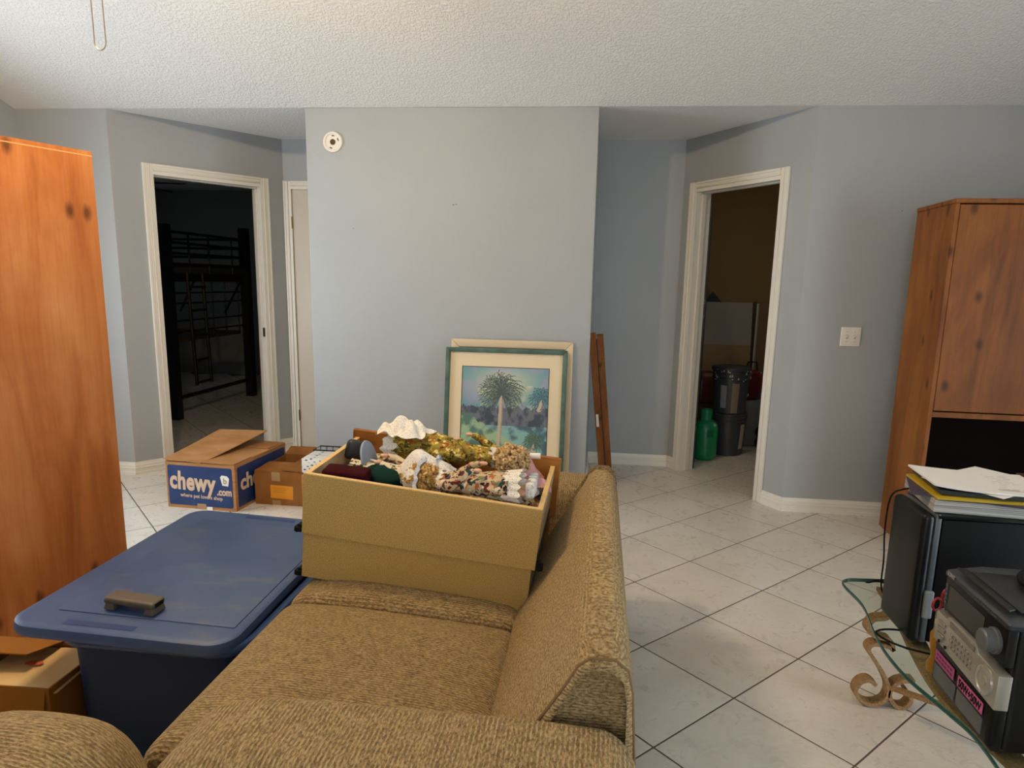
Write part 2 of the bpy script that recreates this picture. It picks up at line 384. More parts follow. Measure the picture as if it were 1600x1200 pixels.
rest.build('tile_field', M_TILE, fl, kind='stuff')

# walls
wall('wall_front_left', M_WALL, lambda b: b.box(XL-T, L0[0], D, D+T, 0, H+.01))
wall('wall_front_right', M_WALL, lambda b: b.box(R1[0], XR+T, D, D+T, 0, H+.01))
def center(b):
    b.box(CB0, CB1, D, AY+.02, 0, H)
wall('wall_center', M_WALL, center, bevel=.006)
def diag(name, P, Q, s0, s1, hd, side):
    """wall from P to Q (plan), opening between distances s0..s1 of height hd; thickness to `side` (outside)"""
    P = Vector((*P, 0)); Q = Vector((*Q, 0)); d = (Q-P); L = d.length; d.normalize(); n = Vector((-d.y, d.x, 0))*side*T; b = MB()
    def slab(a, c, z0, z1):
        A, B_ = P+d*a, P+d*c
        pts = [A, B_, B_+n, A+n]
        b.hexa([(p.x, p.y, z0) for p in pts]+[(p.x, p.y, z1) for p in pts])
    slab(0, s0, 0, H); slab(s1, L, 0, H); slab(s0, s1, hd, H)
    o = b.build(name, M_WALL); o['kind'] = 'structure'
    return P, d, n, L
OPH = 2.08
LP = diag('wall_left_diagonal', L0, L1, .235, 1.025, OPH, 1)
RP = diag('wall_right_diagonal', R0, R1, .134, .935, OPH, 1)
wall('wall_alcove_left', M_WALL, lambda b: (b.box(L1[0]-.25, L1[0]+.055, AY, AY+T, 0, H), b.box(CB0-.055, CB0+.15, AY, AY+T, 0, H), b.box(L1[0]+.055, CB0-.055, AY, AY+T, 2.09, H)))
wall('wall_alcove_right', M_WALL, lambda b: b.box(CB1-.15, R0[0]+.02, AY, AY+T, 0, H))
# left wall with window, right wall with glass door, back wall: tops follow the vaulted ceiling
def gable(b, x0, x1, y0, y1, zb, zt=None):
    def zc(y): return H+SL*(D-y) if y >= YRIDGE else ZR-SL*(YRIDGE-y)
    ys = [y0]+([YRIDGE] if y0 < YRIDGE < y1 else [])+[y1]
    poly = [(y0, zb), (y1, zb)]+([(y, zt) for y in (y1, y0)] if zt else [(y, zc(y)+.02) for y in ys[::-1]])
    b.prism(poly, x0, x1, 'x')
WL = (2.15, 3.35, .55, 2.0)     # left window: y0 y1 z0 z1
WR = (-.45, 1.55, .02, 2.05)    # glass door
def leftw(b):
    gable(b, XL-T, XL, YB, WL[0], 0); gable(b, XL-T, XL, WL[1], D+T, 0); gable(b, XL-T, XL, WL[0], WL[1], 0, WL[2]); gable(b, XL-T, XL, WL[0], WL[1], WL[3])
wall('wall_left', M_WALL, leftw)
def rightw(b):
    gable(b, XR, XR+T, YB, WR[0], 0); gable(b, XR, XR+T, WR[1], D+T, 0); gable(b, XR, XR+T, WR[0], WR[1], WR[3])
wall('wall_right', M_WALL, rightw)
WB = (-1.35, .95, .75, 2.15)
def backw(b):
    b.box(XL-T, WB[0], YB-T, YB, 0, ZB+.02); b.box(WB[1], XR+T, YB-T, YB, 0, ZB+.02); b.box(WB[0], WB[1], YB-T, YB, 0, WB[2]); b.box(WB[0], WB[1], YB-T, YB, WB[3], ZB+.02)
wall('wall_back', M_WALL, backw)
# ceilings
def vault(b):
    t = .12
    b.prism([(D, H), (YRIDGE, ZR), (YB-T, ZB-SL*T), (YB-T, ZB-SL*T+t), (YRIDGE, ZR+t), (D, H+t)], XL-T, XR+T, 'x')
wall('ceiling', M_CEIL, vault)
wall('ceiling_alcove', M_CEIL, lambda b: b.box(XL-T, XR+T, D-.0, AY+T, H, H+.1))
# rooms behind the two doorways
def lshell(b):
    b.box(-6.9, -6.8, 4.36, 7.1, 0, 2.6); b.box(-6.9, -6.8, 8.1, 9.3, 0, 2.6); b.box(-6.9, -6.8, 7.1, 8.1, 0, 1.05); b.box(-6.9, -6.8, 7.1, 8.1, 1.95, 2.6); b.box(-6.9, -1.9, 9.2, 9.3, 0, 2.6); b.box(-2.35, -2.25, AY+T+.05, 9.3, 0, 2.6); b.box(-6.9, XL-T-.01, 4.36, 4.44, 0, 2.6)
wall('wall_bedroom', M_BED, lshell)
wall('ceiling_bedroom', M_CEIL, lambda b: b.box(-6.9, -2.2, AY+T, 9.3, 2.55, 2.65))
wall('ceiling_bedroom_front', M_CEIL, lambda b: b.box(-6.9, XL-T-.02, 4.36, AY+T, 2.55, 2.65))
def rshell(b):
    b.box(-.35, -.25, AY+T+.02, 7.6, 0, 2.6); b.box(-.35, 3.3, 7.5, 7.6, 0, 2.6); b.box(3.2, 3.3, D+T+.02, 5.85, 0, 2.6); b.box(3.2, 3.3, 6.75, 7.6, 0, 2.6); b.box(3.2, 3.3, 5.85, 6.75, 0, 1.1); b.box(3.2, 3.3, 5.85, 6.75, 1.9, 2.6)
wall('wall_storeroom', M_TAN, rshell)
wall('ceiling_storeroom', M_CEIL, lambda b: b.box(-.35, 3.3, AY+T+.001, 7.6, 2.55, 2.65))
wall('ceiling_storeroom_front', M_CEIL, lambda b: b.box(R1[0]-.3, 3.3, D+T, AY+T, 2.55, 2.65))

# baseboards: stepped moulding along a plan segment; n points into the room
def baseboard(name, P, Q, h=.088):
    P = Vector((*P, 0)); Q = Vector((*Q, 0)); d = (Q-P).normalized(); n = Vector((d.y, -d.x, 0)); b = MB()
    prof = [(0, 0), (.016, 0), (.016, .018), (.013, .020), (.013, .040), (.0155, .043), (.0155, .050), (.012, .053), (.012, .066), (.009, .072), (.005, h), (0, h)]
    b.loft([[P+n*t+Vector((0, 0, z)) for t, z in prof], [Q+n*t+Vector((0, 0, z)) for t, z in prof]])
    o = b.build(name, M_TRIM); o['kind'] = 'structure'; return o
def seg(P, a, b): return (P[0].x+P[1].x*a, P[0].y+P[1].y*a), (P[0].x+P[1].x*b, P[0].y+P[1].y*b)
baseboard('baseboard_front_left', (XL, D), (L0[0]+.006, D))
baseboard('baseboard_left_diagonal', *seg(LP, -.006, .189)); baseboard('baseboard_left_diagonal_far', *seg(LP, 1.071, LP[3]))
baseboard('baseboard_center', (CB0-.01, D), (CB1+.016, D)); baseboard('baseboard_center_side', (CB1, D-.016), (CB1, AY))
baseboard('baseboard_alcove_right', (CB1, AY), (R0[0], AY))
baseboard('baseboard_right_diagonal', *seg(RP, 0, .088)); baseboard('baseboard_right_diagonal_near', *seg(RP, .981, RP[3]+.006))
baseboard('baseboard_front_right', (R1[0]-.006, D), (XR, D))
baseboard('baseboard_right', (XR, D), (XR, WR[1]+.05)); baseboard('baseboard_left', (XL, YB), (XL, D))

# doors: casing with stepped profile + jamb lining, in a local frame (x along wall, y into wall, z up)
def casing_leg(b, x0, x1, z0, z1, inner):   # vertical board, inner = -1/+1 side where the opening is
    w = x1-x0; s = inner
    def seg_(a, c, t): # a..c fraction from outer to inner
        xa, xb = (x0+w*a, x0+w*c) if s > 0 else (x1-w*c, x1-w*a)
        b.box(xa, xb, -t, 0, z0, z1)
    seg_(0, .22, .018); seg_(.22, .5, .015); seg_(.5, .62, .0175); seg_(.62, 1, .011)
def make_door(name, loc, d, s0, s1, h, cw=.064, jamb_depth=.13, left_leg=True, right_leg=True, hinges=None):
    rz = math.atan2(d.y, d.x); e = struct_empty(name, loc, rz)
    if left_leg:
        b = MB(); casing_leg(b, s0-cw, s0+.004, 0, h+cw, 1); b.build('casing', M_TRIM, e, bevel=.002, seg=1)
    if right_leg:
        b = MB(); casing_leg(b, s1-.004, s1+cw, 0, h+cw, -1); b.build('casing', M_TRIM, e, bevel=.002, seg=1)
    b = MB(); z0 = h-.004
    for a, c, t in ((0, .38, .011), (.38, .5, .0175), (.5, .78, .015), (.78, 1, .0185)): b.box(s0+.001, s1-.001, -t, 0, z0+(cw+.004)*a, z0+(cw+.004)*c)
    b.build('head_casing', M_TRIM, e, bevel=.002, seg=1)
    b = MB(); b.box(s0-.02, s0, 0, jamb_depth, 0, h); b.build('jamb', M_TRIM, e); b = MB(); b.box(s1, s1+.02, 0, jamb_depth, 0, h); b.build('jamb', M_TRIM, e)
    b = MB(); b.box(s0-.02, s1+.02, 0, jamb_depth, h, h+.02); b.build('head_jamb', M_TRIM, e)
    for a, c in ((s0, s0+.012), (s1-.012, s1)):
        b = MB(); b.box(a, c, .045, .08, 0, h); b.build('door_stop', M_TRIM, e, bevel=.002, seg=1)
    b = MB(); b.box(s0, s1, .045, .08, h-.012, h); b.build('door_stop', M_TRIM, e, bevel=.002, seg=1)
    return e
M_BRASS = mat('aged_brass', '#6b5a35', .35, .9)
d1 = make_door('door_1', (*L0, 0), LP[1], .253, 1.007, 2.068, .067)
b = MB(); b.box(1.0, 1.006, .02, .05, .93, 1.0); b.build('strike_plate', M_BRASS, d1)
d3 = make_door('door_3', (*R0, 0), RP[1], .152, .917, 2.062, .066)
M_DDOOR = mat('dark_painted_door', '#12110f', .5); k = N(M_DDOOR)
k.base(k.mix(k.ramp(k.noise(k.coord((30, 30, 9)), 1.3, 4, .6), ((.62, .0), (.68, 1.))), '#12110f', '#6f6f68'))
hx, hy = seg(RP, .165, .165)[0]; hp = Vector((hx, hy, 0))-RP[2].normalized()*-.13
ld = Vector((.165, .986, 0)).normalized(); ln = Vector((ld.y, -ld.x, 0))
b = MB(); A = hp+ld*.02; B_ = hp+ld*.70; pts = [A, B_, B_-ln*.035, A-ln*.035]
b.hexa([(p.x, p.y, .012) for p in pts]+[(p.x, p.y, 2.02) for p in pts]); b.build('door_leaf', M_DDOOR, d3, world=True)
# closet door in the left alcove
d2 = make_door('door_2', (L1[0]-.001, AY, 0), Vector((1, 0, 0)), .06, (CB0-L1[0])-.055, 2.075, cw=.058)
b = MB(); b.box(.063, (CB0-L1[0])-.058, .004, .038, .012, 2.072); b.build('door_leaf', mat('closet_door_paint', '#cfc4b4', .45), d2, bevel=.002)
for z in (.28, 1.82):
    b = MB(); b.cyl((.061, -.006, z-.045), (.061, -.006, z+.045), .006, 8); b.build('hinge', M_BRASS, d2, smooth=40)

# window and glass door frames with panes
def window(name, x, y0, y1, z0, z1, nmull, s):
    e = struct_empty(name, (x, 0, 0)); w = .05
    b = MB(); b.box(0, s*T, y0, y0+w, z0, z1); b.build('window_frame', M_TRIM, e); b = MB(); b.box(0, s*T, y1-w, y1, z0, z1); b.build('window_frame', M_TRIM, e)
    b = MB(); b.box(0, s*T, y0+w, y1-w, z1-w, z1); b.build('window_frame', M_TRIM, e); b = MB(); b.box(0, s*T, y0+w, y1-w, z0, z0+w); b.build('window_sill', M_TRIM, e)
    step = (y1-y0-2*w)/nmull
    for i in range(nmull):
        a, c = y0+w+step*i, y0+w+step*(i+1)
        if i: b = MB(); b.box(s*.03, s*.09, a-.02, a+.02, z0+w, z1-w); b.build('mullion', M_TRIM, e)
        b = MB(); b.box(s*.055, s*.060, a+(.02 if i else 0), c-(.02 if i < nmull-1 else 0), z0+w, z1-w); b.build('pane', M_PANE, e)
def window_y(name, y, x0, x1, z0, z1, n):
    e = struct_empty(name, (0, y, 0)); w = .05
    for a, c, p, q, nm in ((x0, x0+w, z0, z1, 'window_frame'), (x1-w, x1, z0, z1, 'window_frame'), (x0+w, x1-w, z1-w, z1, 'window_frame'), (x0+w, x1-w, z0, z0+w, 'window_sill')):
        b = MB(); b.box(a, c, -T, 0, p, q); b.build(nm, M_TRIM, e)
    st = (x1-x0-2*w)/n
    for i in range(n):
        a = x0+w+st*i
        if i: b = MB(); b.box(a-.02, a+.02, -.09, -.03, z0+w, z1-w); b.build('mullion', M_TRIM, e)
        b = MB(); b.box(a+(.02 if i else 0), a+st-(.02 if i < n-1 else 0), -.06, -.055, z0+w, z1-w); b.build('pane', M_PANE, e)
window_y('window_3', YB, *WB, 3); window('added_window_4', 3.2, 5.85, 6.75, 1.1, 1.9, 1, 1); window('added_window_5', -6.8, 7.1, 8.1, 1.05, 1.95, 1, -1)  # storeroom and bedroom windows are unseen additions that let fill light in
window('window_1', XL, *WL, 2, -1); window('window_2', XR, *WR, 2, 1)

# ------------------------------------------------------------------ ceiling fan with its pull chain (the warm lamp of the room)
M_FANW = mat('white_enamel', '#d8d2c6', .3)
M_BULB = emis('warm_bulb', (1, .74, .45, 1), LAMP)
def ceiling_fan():
    fx, fy = -1.42, 1.93; zc = H+SL*(D-fy); t = thing('ceiling_fan', 'white ceiling fan with a looped bead pull chain hanging at top left', 'ceiling fan', (fx, fy, 2.3))
    z = lambda v: v-2.3
    b = MB(); b.lathe([(.012, z(zc)+.02), (.07, z(zc)+.02), (.07, z(zc)-.05), (.03, z(zc)-.08)], 20); b.build('canopy', M_FANW, t, smooth=40)
    b = MB(); b.cyl((0, 0, z(2.95)), (0, 0, z(zc)-.05), .014, 12); b.build('downrod', M_FANW, t, smooth=40)
    b = MB(); b.lathe([(.03, z(2.97)), (.10, z(2.95)), (.13, z(2.90)), (.13, z(2.85)), (.09, z(2.81)), (.05, z(2.80))], 28); b.build('motor', M_FANW, t, smooth=40)
    bl = MB(); bl.hexa([(.22, -.055, 0), (.66, -.07, -.012), (.66, .07, .012), (.22, .055, 0), (.22, -.055, .006), (.66, -.07, -.006), (.66, .07, .018), (.22, .055, .006)]); bl.box(.10, .26, -.02, .02, -.008, -.001)
    me = bl.mesh('blade', M_FANW)
    for i in range(5):
        o = bpy.data.objects.new('blade', me); C.objects.link(o); o.parent = t; o.location = (0, 0, z(2.87)); o.rotation_euler = (0, 0, .3+2*PI*i/5)
    b = MB(); b.lathe([(.05, z(2.81)), (.075, z(2.78)), (.075, z(2.74)), (.02, z(2.70))], 20); kit = b.build('light_kit', M_FANW, t, smooth=40)
    for i in range(3):
        a = .6+2*PI*i/3; c = (math.cos(a), math.sin(a))
        b = MB(); b.cyl((c[0]*.07, c[1]*.07, z(2.75)), (c[0]*.11, c[1]*.11, z(2.72)), .02, 10); b.build('socket', M_FANW, t, smooth=40)
        b = MB(); b.sphere((c[0]*.135, c[1]*.135, z(2.695)), .032, 14, 10); b.build('bulb', M_BULB, t, smooth=180)
    # looped bead chain
    pts = [(.0, -.012, z(2.72)), (.0-.002, -.012, z(2.20))]
    path = [(-.016, -.02, z(2.71)), (-.019, -.02, z(2.4)), (-.018, -.02, z(2.06))]+[(-.001+.017*math.cos(a), -.02, z(2.035)+.02*math.sin(a)) for a in [PI+PI*i/8 for i in range(9)]]+[(.016, -.02, z(2.06)), (.013, -.02, z(2.4)), (.008, -.02, z(2.71))]
    b = MB(); b.tube(path, .0016, 6); b.build('pull_chain', mat('brass_bead_chain', '#b7a582', .35, .6), t, smooth=60)
ceiling_fan()

# ------------------------------------------------------------------ tall wooden cabinet at left
def left_cabinet():
    h = 1.85; dp = .60
    d = Vector((.36, 1, 0)).normalized(); base = Vector((-1.935, 2.502, 0))-d*dp       # near right corner of the side
    rz = math.atan2(d.y, d.x)-PI/2
    t = thing('wooden_cabinet', 'tall knotty orange-brown wooden cabinet side at the left edge of the room', 'cabinet', base, rz)
    w = .95; p = .019
    b = MB(); b.box(-p, 0, 0, dp, 0, h-p); s = b.build('side_panel', M_WOOD_L, t)
    b = MB(); b.box(-.0185, .0006, .0005, dp+.0005, h-p, h-p+.004); b.build('edge_band', M_WEDGE, s)
    b = MB(); b.box(-w, -w+p, 0, dp, 0, h-p); b.build('side_panel', M_WOOD_L, t)
    b = MB(); b.box(-w, 0, 0, dp, h-p+.004, h); b.build('top_panel', M_WOOD_L, t)
    b = MB(); b.box(-w+p, -p, .02, dp, .06, .08); b.build('bottom_panel', M_WOOD_L, t)
    b = MB(); b.box(-w+p, -p, dp-.006, dp, .08, h-p); b.build('back_panel', M_DARKBACK, t)
    for a, c, kx in ((-w+p, -w/2-.002, -w/2-.05), (-w/2+.002, -p, -w/2+.05)):
        b = MB(); b.box(a, c, -.018, 0, .07, h-p-.003); dr = b.build('door', M_WOOD_L, t, bevel=.003)
        b = MB(); b.sphere((kx, -.032, 1.0), .016); b.build('knob', M_DARK, dr, smooth=180)
left_cabinet()

# ------------------------------------------------------------------ hutch at right
def hutch():
    t = thing('wooden_hutch', 'tall knotty brown wooden hutch with upper doors against the right wall', 'cabinet', (1.725, 3.69, 0), (0, 0, -.035))
    w, dp, h, p = 1.35, .455, 1.85, .022
    for x in (0, w-p):
        b = MB(); b.box(x, x+p, 0, dp, 0, h-.016); b.build('side_panel', M_WOOD, t, bevel=.002, seg=1)
    b = MB(); b.box(-.004, w+.004, -.006, dp, h-.016, h+.006); b.build('top_panel', M_WOOD, t, bevel=.002, seg=1)
    b = MB(); b.box(p, w-p, .008, dp-.01, .755, .785); b.build('shelf', M_WOOD, t, bevel=.002, seg=1)
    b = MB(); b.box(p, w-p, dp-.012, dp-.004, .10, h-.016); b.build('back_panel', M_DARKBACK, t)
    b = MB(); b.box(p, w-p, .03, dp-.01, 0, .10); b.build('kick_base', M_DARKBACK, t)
    n = 3; dw = (w-2*p)/n
    for i in range(n):
        x0 = p+dw*i+.0015; x1 = p+dw*(i+1)-.0015
        b = MB(); b.box(x0, x1, -.002, .016, .792, h-.022); dr = b.build('door', M_WOOD, t, bevel=.002, seg=1)
        kx = x1-.035 if i != 1 else x0+.035
        b = MB(); b.lathe([(.004, 0), (.006, .012), (.014, .016), (.014, .024), (.004, .027)], 14); b.xf(Matrix.Translation((kx, -.002, 1.22)) @ Matrix.Rotation(PI/2, 4, 'X')); b.build('knob', M_DARK, dr, smooth=40)
hutch()

# ------------------------------------------------------------------ loveseat
def loveseat():
    t = thing('loveseat', 'tan woven fabric loveseat with two seat cushions, its back to the right', 'sofa', (-.4, 1.77, 0))
    def put(b, n, m, sm=60, par=None): return b.build(n, m, par or t, smooth=sm, world=(par is None))
    b = MB(); b.rbox(-.72, .10, .92, 2.62, .07, .30, .03, 3, 6); put(b, 'base', M_FAB_X)
    for x in (-.72, .03):
        for y in (.98, 2.56):
            b = MB(); b.lathe([(.022, 0), (.03, .03), (.032, .08)], 12, (x, y, 0)); put(b, 'foot', M_FOOT, 40)
    def puff(p, u):
        q = max(0, 1-u[0]**4)*max(0, 1-u[1]**4)
        return (p.x+(.0 if u[0] > 0 else -.02*max(0, 1-u[2]**2)), p.y, p.z+(.028*q if u[2] > .2 else 0)-(.02*max(0, -u[0]-.4) if u[2] > .2 else 0)-(.024*(u[0]+.5) if u[2] > .2 else 0))
    for y0, y1 in ((1.125, 1.795), (1.80, 2.44)):
        b = MB(); b.rbox(-.885, -.19, y0, y1, .285, .462, .045, 4, 14, puff); sc_ = put(b, 'seat_cushion', M_FAB_Y)
        path = []
        # piping along the front top edge
        for i in range(17):
            y = y0+.03+(y1-y0-.06)*i/16; path.append((-.893, y, .375))
        b = MB(); b.tube(path, .004, 6); b.build('piping', M_WELT, sc_, smooth=60, world=False).matrix_parent_inverse = Matrix.Translation(-Vector(t.location))
    # back: profile swept along Y with rounded ends
    prof = [(-.215, .30), (-.212, .42), (-.142, .52), (-.085, .615), (-.034, .695), (-.010, .738), (.010, .754), (.055, .754), (.078, .735), (.088, .69), (.098, .55), (.106, .30), (.106, .10), (-.10, .10)]
    cen = (-.02, .5); rings = []; r = .022; Y0, Y1 = 1.095, 2.425
    for i in range(6): a = PI/2*i/5; rings.append((Y0+r*(1-math.sin(a)), r*(1-math.cos(a))))
    ins = rings+[(Y0+r+(Y1-Y0-2*r)*i/14, 0) for i in range(1, 14)]+[(Y0+Y1-y, o) for y, o in rings[::-1]]
    R_ = []
    for y, o in ins:
        rg = []
        for (x, z) in prof:
            dx, dz = x-cen[0], z-cen[1]; L = math.hypot(dx, dz); kf = (L-o)/L; rg.append((cen[0]+dx*kf, y, cen[1]+dz*kf))
        R_.append(rg)
    b = MB(); b.loft(R_); bk = put(b, 'backrest', M_FAB_F, 50)
    wl = [(cen[0]+(x-cen[0])*.985, Y0+.012, cen[1]+(z-cen[1])*.985) for x, z in prof[:12]]
    b = MB(); b.tube(wl, .0035, 6); b.xf(Matrix.Translation(-Vector(t.location))); b.build('piping', M_WELT, bk, smooth=60)
    # arms
    def armf(p, u):
        z = p.z; x = p.x
        if u[2] > 0: z = p.z-.05*max(0, (-u[0]-.62)/.38)**2*max(0, u[2])
        if u[2] > .3: z += .012*max(0, 1-u[0]**4)
        return (x, p.y, z)
    for y0, y1, zt in ((.865, 1.125, .632), (2.435, 2.70, .645)):
        b = MB(); b.rbox(-.735, .10, y0, y1, .09, zt, .075, 6, 10, armf); put(b, 'arm', M_FAB_X)
loveseat()

# matching armchair, only the top of its right arm is in view
def armchair():
    t = thing('armchair', 'tan woven fabric armchair arm rounded at the bottom left corner', 'armchair', (-1.5, .6, 0))
    def put(b, n, m, sm=60): return b.build(n, m, t, smooth=sm, world=True)
    def dome(p, u): return (p.x, p.y+.02*max(0, u[1])*(1-u[0]**2), p.z+(.03*max(0, 1-u[0]**2) if u[2] > .3 else 0))
    for x0, x1 in ((-1.20, -.745), (-2.25, -1.84)):
        b = MB(); b.rbox(x0, x1, .16, 1.075, .09, .605, .16, 7, 8, dome); put(b, 'arm', M_FAB_Y)
    b = MB(); b.rbox(-1.86, -1.18, .2, .98, .24, .45, .05); put(b, 'seat_cushion', M_FAB_Y)
    b = MB(); b.rbox(-2.2, -.80, .0, .24, .1, .80, .08); put(b, 'backrest', M_FAB_F)
    b = MB(); b.rbox(-2.2, -.80, .1, .95, .07, .26, .03); put(b, 'base', M_FAB_X)
    for x in (-2.12, -.9):
        for y in (.15, .88):
            b = MB(); b.lathe([(.022, 0), (.03, .03), (.032, .08)], 12, (x, y, 0)); put(b, 'foot', M_FOOT, 40)
armchair()

# ------------------------------------------------------------------ storage tub with its lid
def tub():
    t = thing('storage_tub', 'large dark navy plastic storage tub standing beside the loveseat', 'storage tub', (-1.18, 2.02, 0))
    def ring(x0, x1, y0, y1, z, r, n=6):
        out = []
        for cx, cy, a0 in ((x1-r, y1-r, 0), (x0+r, y1-r, PI/2), (x0+r, y0+r, PI), (x1-r, y0+r, 1.5*PI)):
            for i in range(n+1): a = a0+PI/2*i/n; out.append((cx+r*math.cos(a)+1.18, cy+r*math.sin(a)-2.02, z))
        return out
    X0, X1, Y0, Y1 = -1.47, -.93, 1.59, 2.50
    b = MB(); i = .022
    b.loft([ring(X0+i+.012, X1-i-.012, Y0+i+.012, Y1-i-.012, 0, .07), ring(X0+i, X1-i, Y0+i, Y1-i, .02, .07), ring(X0+.012, X1-.012, Y0+.012, Y1-.012, .385, .07), ring(X0+.02, X1-.02, Y0+.02, Y1-.02, .386, .066), ring(X0+i+.01, X1-i-.01, Y0+i+.01, Y1-i-.01, .03, .06)])
    b.build('tub_body', M_TUB, t, smooth=35)
    o_, n_ = .022, 8
    b = MB(); pr = [(0, .378), (o_, .380), (o_+.006, .388), (o_+.006, .400), (o_, .408), (.006, .408), (-.006, .400), (-.006, .384)]
    b.loft([ring(X0+.012-q, X1-.012+q, Y0+.012-q, Y1-.012+q, z, .07+q) for q, z in pr], closed=True); b.build('rim', mat('navy_rim_plastic', '#243d68', .4), t, smooth=50)
    # lid, a loose thing on top, shifted to the left and slightly tilted
    l = thing('tub_lid', 'blue plastic lid lying askew on the storage tub', 'lid', (-1.275, 2.02, .4395), (0, .045, .03))
    x0, x1, y0, y1 = -.318, .318, -.475, .475
    def rr(q, z, r=.075, n=7):
        out = []
        for cx, cy, a0 in ((x1-r, y1-r, 0), (x0+r, y1-r, PI/2), (x0+r, y0+r, PI), (x1-r, y0+r, 1.5*PI)):
            for i in range(n+1):
                a = a0+PI/2*i/n; px = cx+(r+q)*math.cos(a); py = cy+(r+q)*math.sin(a)
                out.append((px, py, z))
        return out
    b = MB(); b.loft([rr(-.03, 0), rr(-.03, -.018), rr(-.004, -.024), rr(.0, -.024), rr(.004, -.012), rr(0, .006), rr(-.008, .011), rr(-.02, .012)]); b.build('lid_plate', M_LID, l, smooth=45)
    # raised panel with a groove around it
    b = MB(); q = .095; pl = [(x0+q, y0+.09), (x1-q+.07, y0+.09), (x1-q+.07, y1-.11), (x0+q, y1-.11)]
    b.prism(pl, .0115, .0150); b.build('raised_panel', M_LID, l, bevel=.0025, seg=2)
    for y, xx in ((y0+.035, -.06), (y1-.045, .02)):
        b = MB(); b.box(xx-.10, xx+.10, y-.012, y+.012, .0117, .0135); b.build('grip_slot', mat('navy_shadow_slot', '#20386a', .5), l, bevel=.001, seg=1)
    # small loose bracket/handle on the lid
    hb = thing('plastic_bracket', 'small taupe plastic bracket resting on the blue lid', 'bracket', (-1.285, 1.672, .4605), (0, .045, -.05))
    b = MB(); b.rbox(-.078, .078, -.028, .028, .016, .036, .008, 3, 4); b.build('top_bar', M_TAUPE, hb, smooth=50)
    for x in (-.062, .062):
        b = MB(); b.hexa([(x-.016, -.028, -.002+(.0016 if x < 0 else -.0012)), (x+.016, -.028, -.001), (x+.016, .028, -.001), (x-.016, .028, -.002), (x-.011, -.025, .02), (x+.011, -.025, .02), (x+.011, .025, .02), (x-.011, .025, .02)]); b.build('foot', M_TAUPE, hb, bevel=.002, seg=1)
    b = MB(); b.box(.0775, .0785, -.017, .017, .020, .032); b.build('opening', M_BLACKM, hb)
tub()

# ------------------------------------------------------------------ cardboard boxes
def carton(name, label, loc, rz, w, d, h, m, floor_=True):
    t = thing(name, label, 'box', loc, rz); p = .005
    for nm, a in (('side', (0, w, 0, p)), ('side', (0, w, d-p, d)), ('side', (0, p, p, d-p)), ('side', (w-p, w, p, d-p))):
        b = MB(); b.box(*a, 0, h); b.build('side', m, t)
    b = MB(); b.box(p, w-p, p, d-p, .0005, p); b.build('bottom', m, t)
    return t
def flap(t, name, m, hinge0, hinge1, length, out, ang, par=None):
    """flap hinged on hinge0-hinge1, `out` unit vector pointing outward horizontally, ang from outward horizontal upward"""
    h0, h1 = Vector(hinge0), Vector(hinge1); o = Vector(out); v = o*math.cos(ang)+Vector((0, 0, math.sin(ang))); n = (h1-h0).normalized().cross(v)*.004
    b = MB(); b.hexa([h0, h1, h1+v*length, h0+v*length, h0+n, h1+n, h1+v*length+n, h0+v*length+n]); return b.build(name, m, t)
